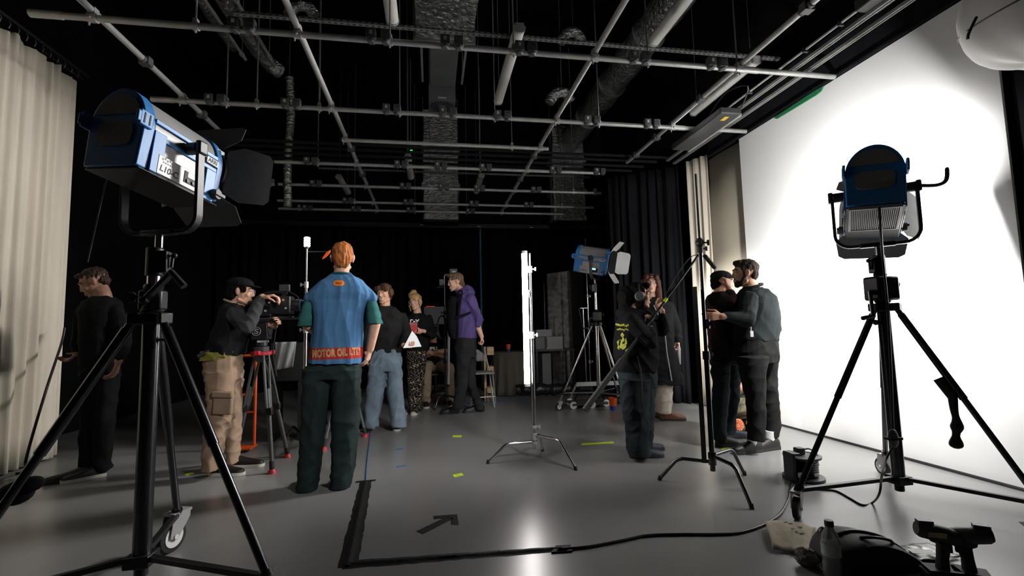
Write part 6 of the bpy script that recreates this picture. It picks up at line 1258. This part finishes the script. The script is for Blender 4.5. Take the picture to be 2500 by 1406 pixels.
drill((2373, 1438), 2.45, 'right of two cordless drills standing on the floor, turned away', 'yplast', s=1.08)
# ---- cups
def cup(c, label, s=1., both=True):
    t = thing('paper_cup', c, label, 'cup'); b = MB(); b.lathe([(.03*s, .0), (.034*s, .05*s)], c, n=20); b.build('base_cup', 'cblue', t)
    b = MB(); b.lathe([(.034*s, .045*s), (.042*s, .125*s), (.045*s, .128*s), (.041*s, .124*s), (.034*s, .06*s)], c, n=20, cap=False); b.lathe([(.036*s, .06*s), (.001, .06*s)], c, n=20, cap=False); b.build('rim_cup', 'orange', t)
cup(fl(1497, 1001), 'orange and blue cup on the floor beside the dolly', 1.3)
# ---- round covered table with a cup
Yt = 8.25; c = at(1246, 960, Yt); c.z = 0; zt2 = at(1246, 858, Yt).z
t = thing('covered_table', c, 'round table under a brownish cloth hanging to the floor', 'table')
b = MB(); b.grid(lambda u, v: c+V(((.30+.06*v+.03*(1-v)*0+.022*v*math.sin(u*2*math.pi*13)+.012*v*math.sin(u*2*math.pi*5))*math.cos(u*2*math.pi), (.30+.06*v+.022*v*math.sin(u*2*math.pi*13))*math.sin(u*2*math.pi), zt2*(1-v)+.01*v)), 160, 8); b.build('cloth_skirt', 'tcloth', t, solid=.004, ang=80)
b = MB(); b.lathe([(.305, -.03), (.305, .0), (.30, .004)], c+V((0, 0, zt2-.002)), n=40); b.build('top', 'tcloth', t)
cup(V((at(1241, 857, Yt-.1).x, Yt-.1, zt2+.003)), 'orange cup standing on the cloth-covered table', 1.)
# ---- table with boxes, panels
Yx = 8.35; a, d_ = at(1322, 852, Yx), at(1392, 853, Yx)
t = thing('folding_table', V(((a.x+d_.x)/2-.1, Yx, 0)), 'dark low table carrying pale boxes at the back', 'table')
b = MB(); b.box(((a.x+d_.x)/2-.08, Yx, a.z-.015), (d_.x-a.x+.18, .5, .03)); b.build('top', 'black', t)
for x in (a.x-.14, d_.x-.02):
    for y in (-.22, .22): b = MB(); b.box((x, Yx+y, (a.z-.03)/2), (.03, .03, a.z-.03)); b.build('leg', 'black', t)
def carton(x0, x1, y0, y1, Y, dep, label, m='boxg', zz=None):
    p, r = at(x0, y1, Y), at(x1, y0, Y); z0 = p.z if zz is None else zz; b = MB(); b.box(((p.x+r.x)/2, Y+dep/2, (z0+r.z)/2), (r.x-p.x, dep, r.z-z0)); o = tag(b.build('carton', m, bevel=.005), label, 'box')
    b = MB(); b.box(((p.x+r.x)/2, Y+dep/2, r.z+.0005), (.05, dep*.98, .002)); b.build('packing_tape', 'sockw', o); return o, p, r
o, p, r = carton(1334, 1374, 821, 852, Yx-.2, .35, 'pale grey box with printed edge on the dark table', zz=a.z)
b = MB(); 
for i in range(5): b.box((p.x+.012, Yx-.203, a.z+.05+i*.035), (.02, .003, .022))
b.build('printed_letters', 'ink', o)
carton(1308, 1332, 822, 852, Yx-.15, .35, 'dark grey box left of the printed box on the table', 'grey', zz=a.z)
carton(1310, 1347, 804, 820.5, Yx-.1, .3, 'flat pale box stacked on top of the other boxes', zz=r.z+.002)
carton(1325, 1345, 862, 925, Yx-.05, .3, 'grey upright box standing under the dark table', 'grey', zz=.002)
carton(1304, 1321, 866, 930, Yx+.32, .3, 'darker upright box at the left under the table', 'dgrey', zz=.002)
def panel(x0, x1, ya, yb_, ybot, Y, dep, m, name, label, yaw=0):
    P = [at(x0, ya, Y), at(x1, yb_, Y)]; zb_ = 0
    b = MB(); b.rings([[V((P[0].x, Y+d, zb_)), V((P[1].x, Y+d+yaw, zb_)), V((P[1].x, Y+d+yaw, P[1].z)), V((P[0].x, Y+d, P[0].z))] for d in (0, dep)]); return tag(b.build(name, m), label, 'panel')
panel(1336, 1390, 668, 661, 930, 8.9, .08, 'panel', 'acoustic_panel', 'rough grey acoustic panel standing behind the boxes')
panel(1391, 1442, 660, 652, 960, 8.75, .04, 'flat', 'wall_flat', 'brown-grey flat leaning behind the slim chrome stand', .5)
b = MB(); p = at(1331, 800, 8.7); b.cyl((p.x, 8.7, .0), (p.x, 8.7, at(1331, 690, 8.7).z), .011, n=8); tag(b.build('chrome_rod', 'chrome'), 'thin chrome rod left of the rough acoustic panel', 'rod')
# wrapped roll on the floor
b = MB(); a_, c_ = fl(1262, 968), fl(1450, 966); rnd = random.Random(3); N = 24
b.tube([a_.lerp(c_, i/N)+V((0, .12+rnd.uniform(-.02, .02), .10+rnd.uniform(-.015, .015))) for i in range(N+1)], [.09+rnd.uniform(-.014, .014) for i in range(N+1)], 14); tag(b.build('wrapped_roll', 'poly', ang=25), 'long roll wrapped in shiny black plastic on the floor at the back', 'roll')
# ---- folding chair behind purple hoodie, wooden crates, bucket
Yc = 7.05; c = at(1180, 965, Yc); t = thing('folding_chair', V((c.x, Yc, 0)), 'grey folding chair behind the person in the purple hoodie', 'chair'); zs = at(1180, 909, Yc).z
b = MB(); b.box((c.x, Yc, zs), (.30, .38, .03)); b.build('seat', 'grey', t, bevel=.01)
p0_, p1_ = at(1155, 880, Yc+.2), at(1181, 850, Yc+.2); b = MB(); b.grid(lambda u, v: V((p0_.x-.08+(p1_.x-p0_.x+.08)*u, Yc+.2-.05*math.sin(u*3.14)+.008*math.sin(u*28), p0_.z-.01+(p1_.z-p0_.z)*v*(1-.45*(u-.45)**2*4))), 30, 6); b.build('backrest', 'grey', t, solid=.02, ang=60)
for pts in ([(c.x+.14, Yc-.17, .0), (c.x+.10, Yc+.05, zs), (c.x+.06, Yc+.2, p1_.z-.05)], [(c.x-.14, Yc-.17, .0), (c.x-.14, Yc+.05, zs), (c.x-.12, Yc+.2, p1_.z-.05)], [(c.x+.20, Yc+.16, .0), (c.x+.13, Yc-.12, zs-.02)], [(c.x-.18, Yc+.16, .0), (c.x-.14, Yc-.12, zs-.02)]): b = MB(); b.tube(pts, .011, 8); b.build('leg', 'pipe', t)
b = MB(); b.cyl((c.x-.14, Yc-.1, .14), (c.x+.16, Yc-.1, .14), .009, n=8); b.build('cross_tube', 'pipe', t)
Yw = 7.5
p0_, p1_ = at(1183, 985, Yw), at(1203, 846, Yw); t = thing('wooden_steps', V((p0_.x, Yw, 0)), 'pale wooden step frame standing behind the grey folding chair', 'steps')
b = MB(); b.box((p0_.x+.015, Yw, p1_.z/2), (.035, .09, p1_.z)); b.build('upright', 'wood', t)
for y0, y1 in ((846, 866), (893, 910), (944, 961)):
    r0, r1 = at(1187, y1, Yw), at(1203, y0, Yw); b = MB(); b.box(((r0.x+r1.x)/2, Yw, (r0.z+r1.z)/2), (r1.x-r0.x, .25, r1.z-r0.z)); b.build('step_block', 'wood', t, bevel=.004)
b = MB(); b.box(((r0.x+r1.x)/2, Yw, .07), (.12, .25, .14)); b.build('base_block', 'tcloth', t, bevel=.004)
c = fl(1116, 986); t = thing('bucket', c, 'blue bucket on the floor by the feet of the purple hoodie', 'bucket')
b = MB(); b.lathe([(.085, .0), (.115, .24), (.122, .245), (.11, .24), (.08, .02), (.001, .02)], c, n=24, cap=False); b.build('body', 'cblue', t, ang=50)
b = MB(); b.tube([c+V((.115*math.cos(a), -.02, .24+.08*math.sin(a))) for a in (math.pi*i/14 for i in range(15))], .006, 6); b.build('handle', 'bltape', t)
# ---- red strip monitor in the dark, blue pole, tags
p = at(1062, 770, 8.8); b = MB(); b.box(p, (.42, .05, .34)); o = tag(b.build('dark_monitor', 'black', bevel=.01), 'black monitor with a red light strip in the dark background', 'monitor'); K['redl'] = mat('red_light_strip', (.5, .02, .02), .4, emit=((1, .06, .03), .35)); b = MB(); b.box(p+V((-.08, -.028, .165)), (.16, .006, .012)); b.build('red_strip', 'redl', o)
b = MB(); b.cyl((p.x, 8.83, 0), (p.x, 8.83, p.z-.16), .03, n=10); b.box((p.x, 8.83, .012), (.4, .3, .024)); b.build('pedestal', 'black', o)
p = at(1172, 558, 9.3); b = MB(); b.cyl((p.x, 9.3, 0), (p.x, 9.3, p.z), .022, n=10); K['bpole'] = mat('blue_pole_paint', (.02, .11, .17), .5, noise=(10, .1)); tag(b.build('blue_pole', 'bpole'), 'thin upright blue pole in front of the back curtain', 'pole')
for x, y, n_ in ((1030, 549, 'left'), (1169, 553, 'middle'), (1297, 555, 'right')):
    p = at(x, y, 9.936); b = MB(); b.box(p, (.08, .012, .014)); tag(b.build('tag', 'ytape'), '%s of three small yellow tags on the black beam at the back' % n_, 'tag')
# ---- orange trolley and grey cloth behind the camera, orange clamp
Yo = 5.15; x0_, x1_ = at(588, 940, Yo).x, at(624, 940, Yo).x; zt3 = at(606, 868, Yo).z; t = thing('hand_trolley', V(((x0_+x1_)/2, Yo, 0)), 'orange tube trolley frame behind the camera tripod', 'trolley')
for x in (x0_, x1_): b = MB(); b.cyl((x, Yo, .03), (x, Yo, zt3), .014, n=10); b.build('upright_tube', 'orange', t)
b = MB()
for z in (at(606, 1006, Yo).z, at(606, 963, Yo).z, zt3): b.cyl((x0_, Yo, z), (x1_, Yo, z), .013, n=10)
b.build('crossbars', 'orange', t)
b = MB(); b.box(((x0_+x1_)/2, Yo-.08, .03), (x1_-x0_+.05, .2, .012)); b.build('toe_plate', 'orange', t)
Yg = 5.35; A_, B2 = at(672, 838, Yg), at(722, 905, Yg); t = thing('covered_cart', V(((A_.x+B2.x)/2, Yg+.2, 0)), 'dark cart with a pale grey cloth hanging over it behind the camera', 'cart')
b = MB(); b.box(((A_.x+B2.x)/2, Yg+.2, A_.z-.2), (B2.x-A_.x+.1, .34, .4)); 
for qx in (-.13, .13): b.box(((A_.x+B2.x)/2+qx, Yg+.2, (A_.z-.4)/2), (.03, .3, A_.z-.4))
b.build('body', 'black', t)
b = MB(); b.grid(lambda u, v: V((A_.x+(B2.x-A_.x)*u*(1-.12*v), Yg+.0+.012*math.sin(u*14+v*3)-.006, A_.z+.012-(A_.z-B2.z)*v*(1-.1*u))), 24, 10); b.build('grey_cloth', 'gcloth', t, solid=.005, ang=70)
p = at(797, 624, 4.78); t = thing('spring_clamp', p, 'orange clamp sticking out beside the head of the orange-haired man', 'clamp')
b = MB(); b.rings([[p+V((x, y, z)) for x, z in ((-.036, -.035), (.0, -.01), (.035, .035), (.036, .055), (.0, .03), (-.03, -.015))] for y in (-.012, .012)]); b.build('jaw', 'orange', t)
b = MB(); b.cyl(p+V((.03, .0, .04)), V((LX[0], LX[1], p.z+.03)), .007, n=8); b.build('arm', 'black', t)
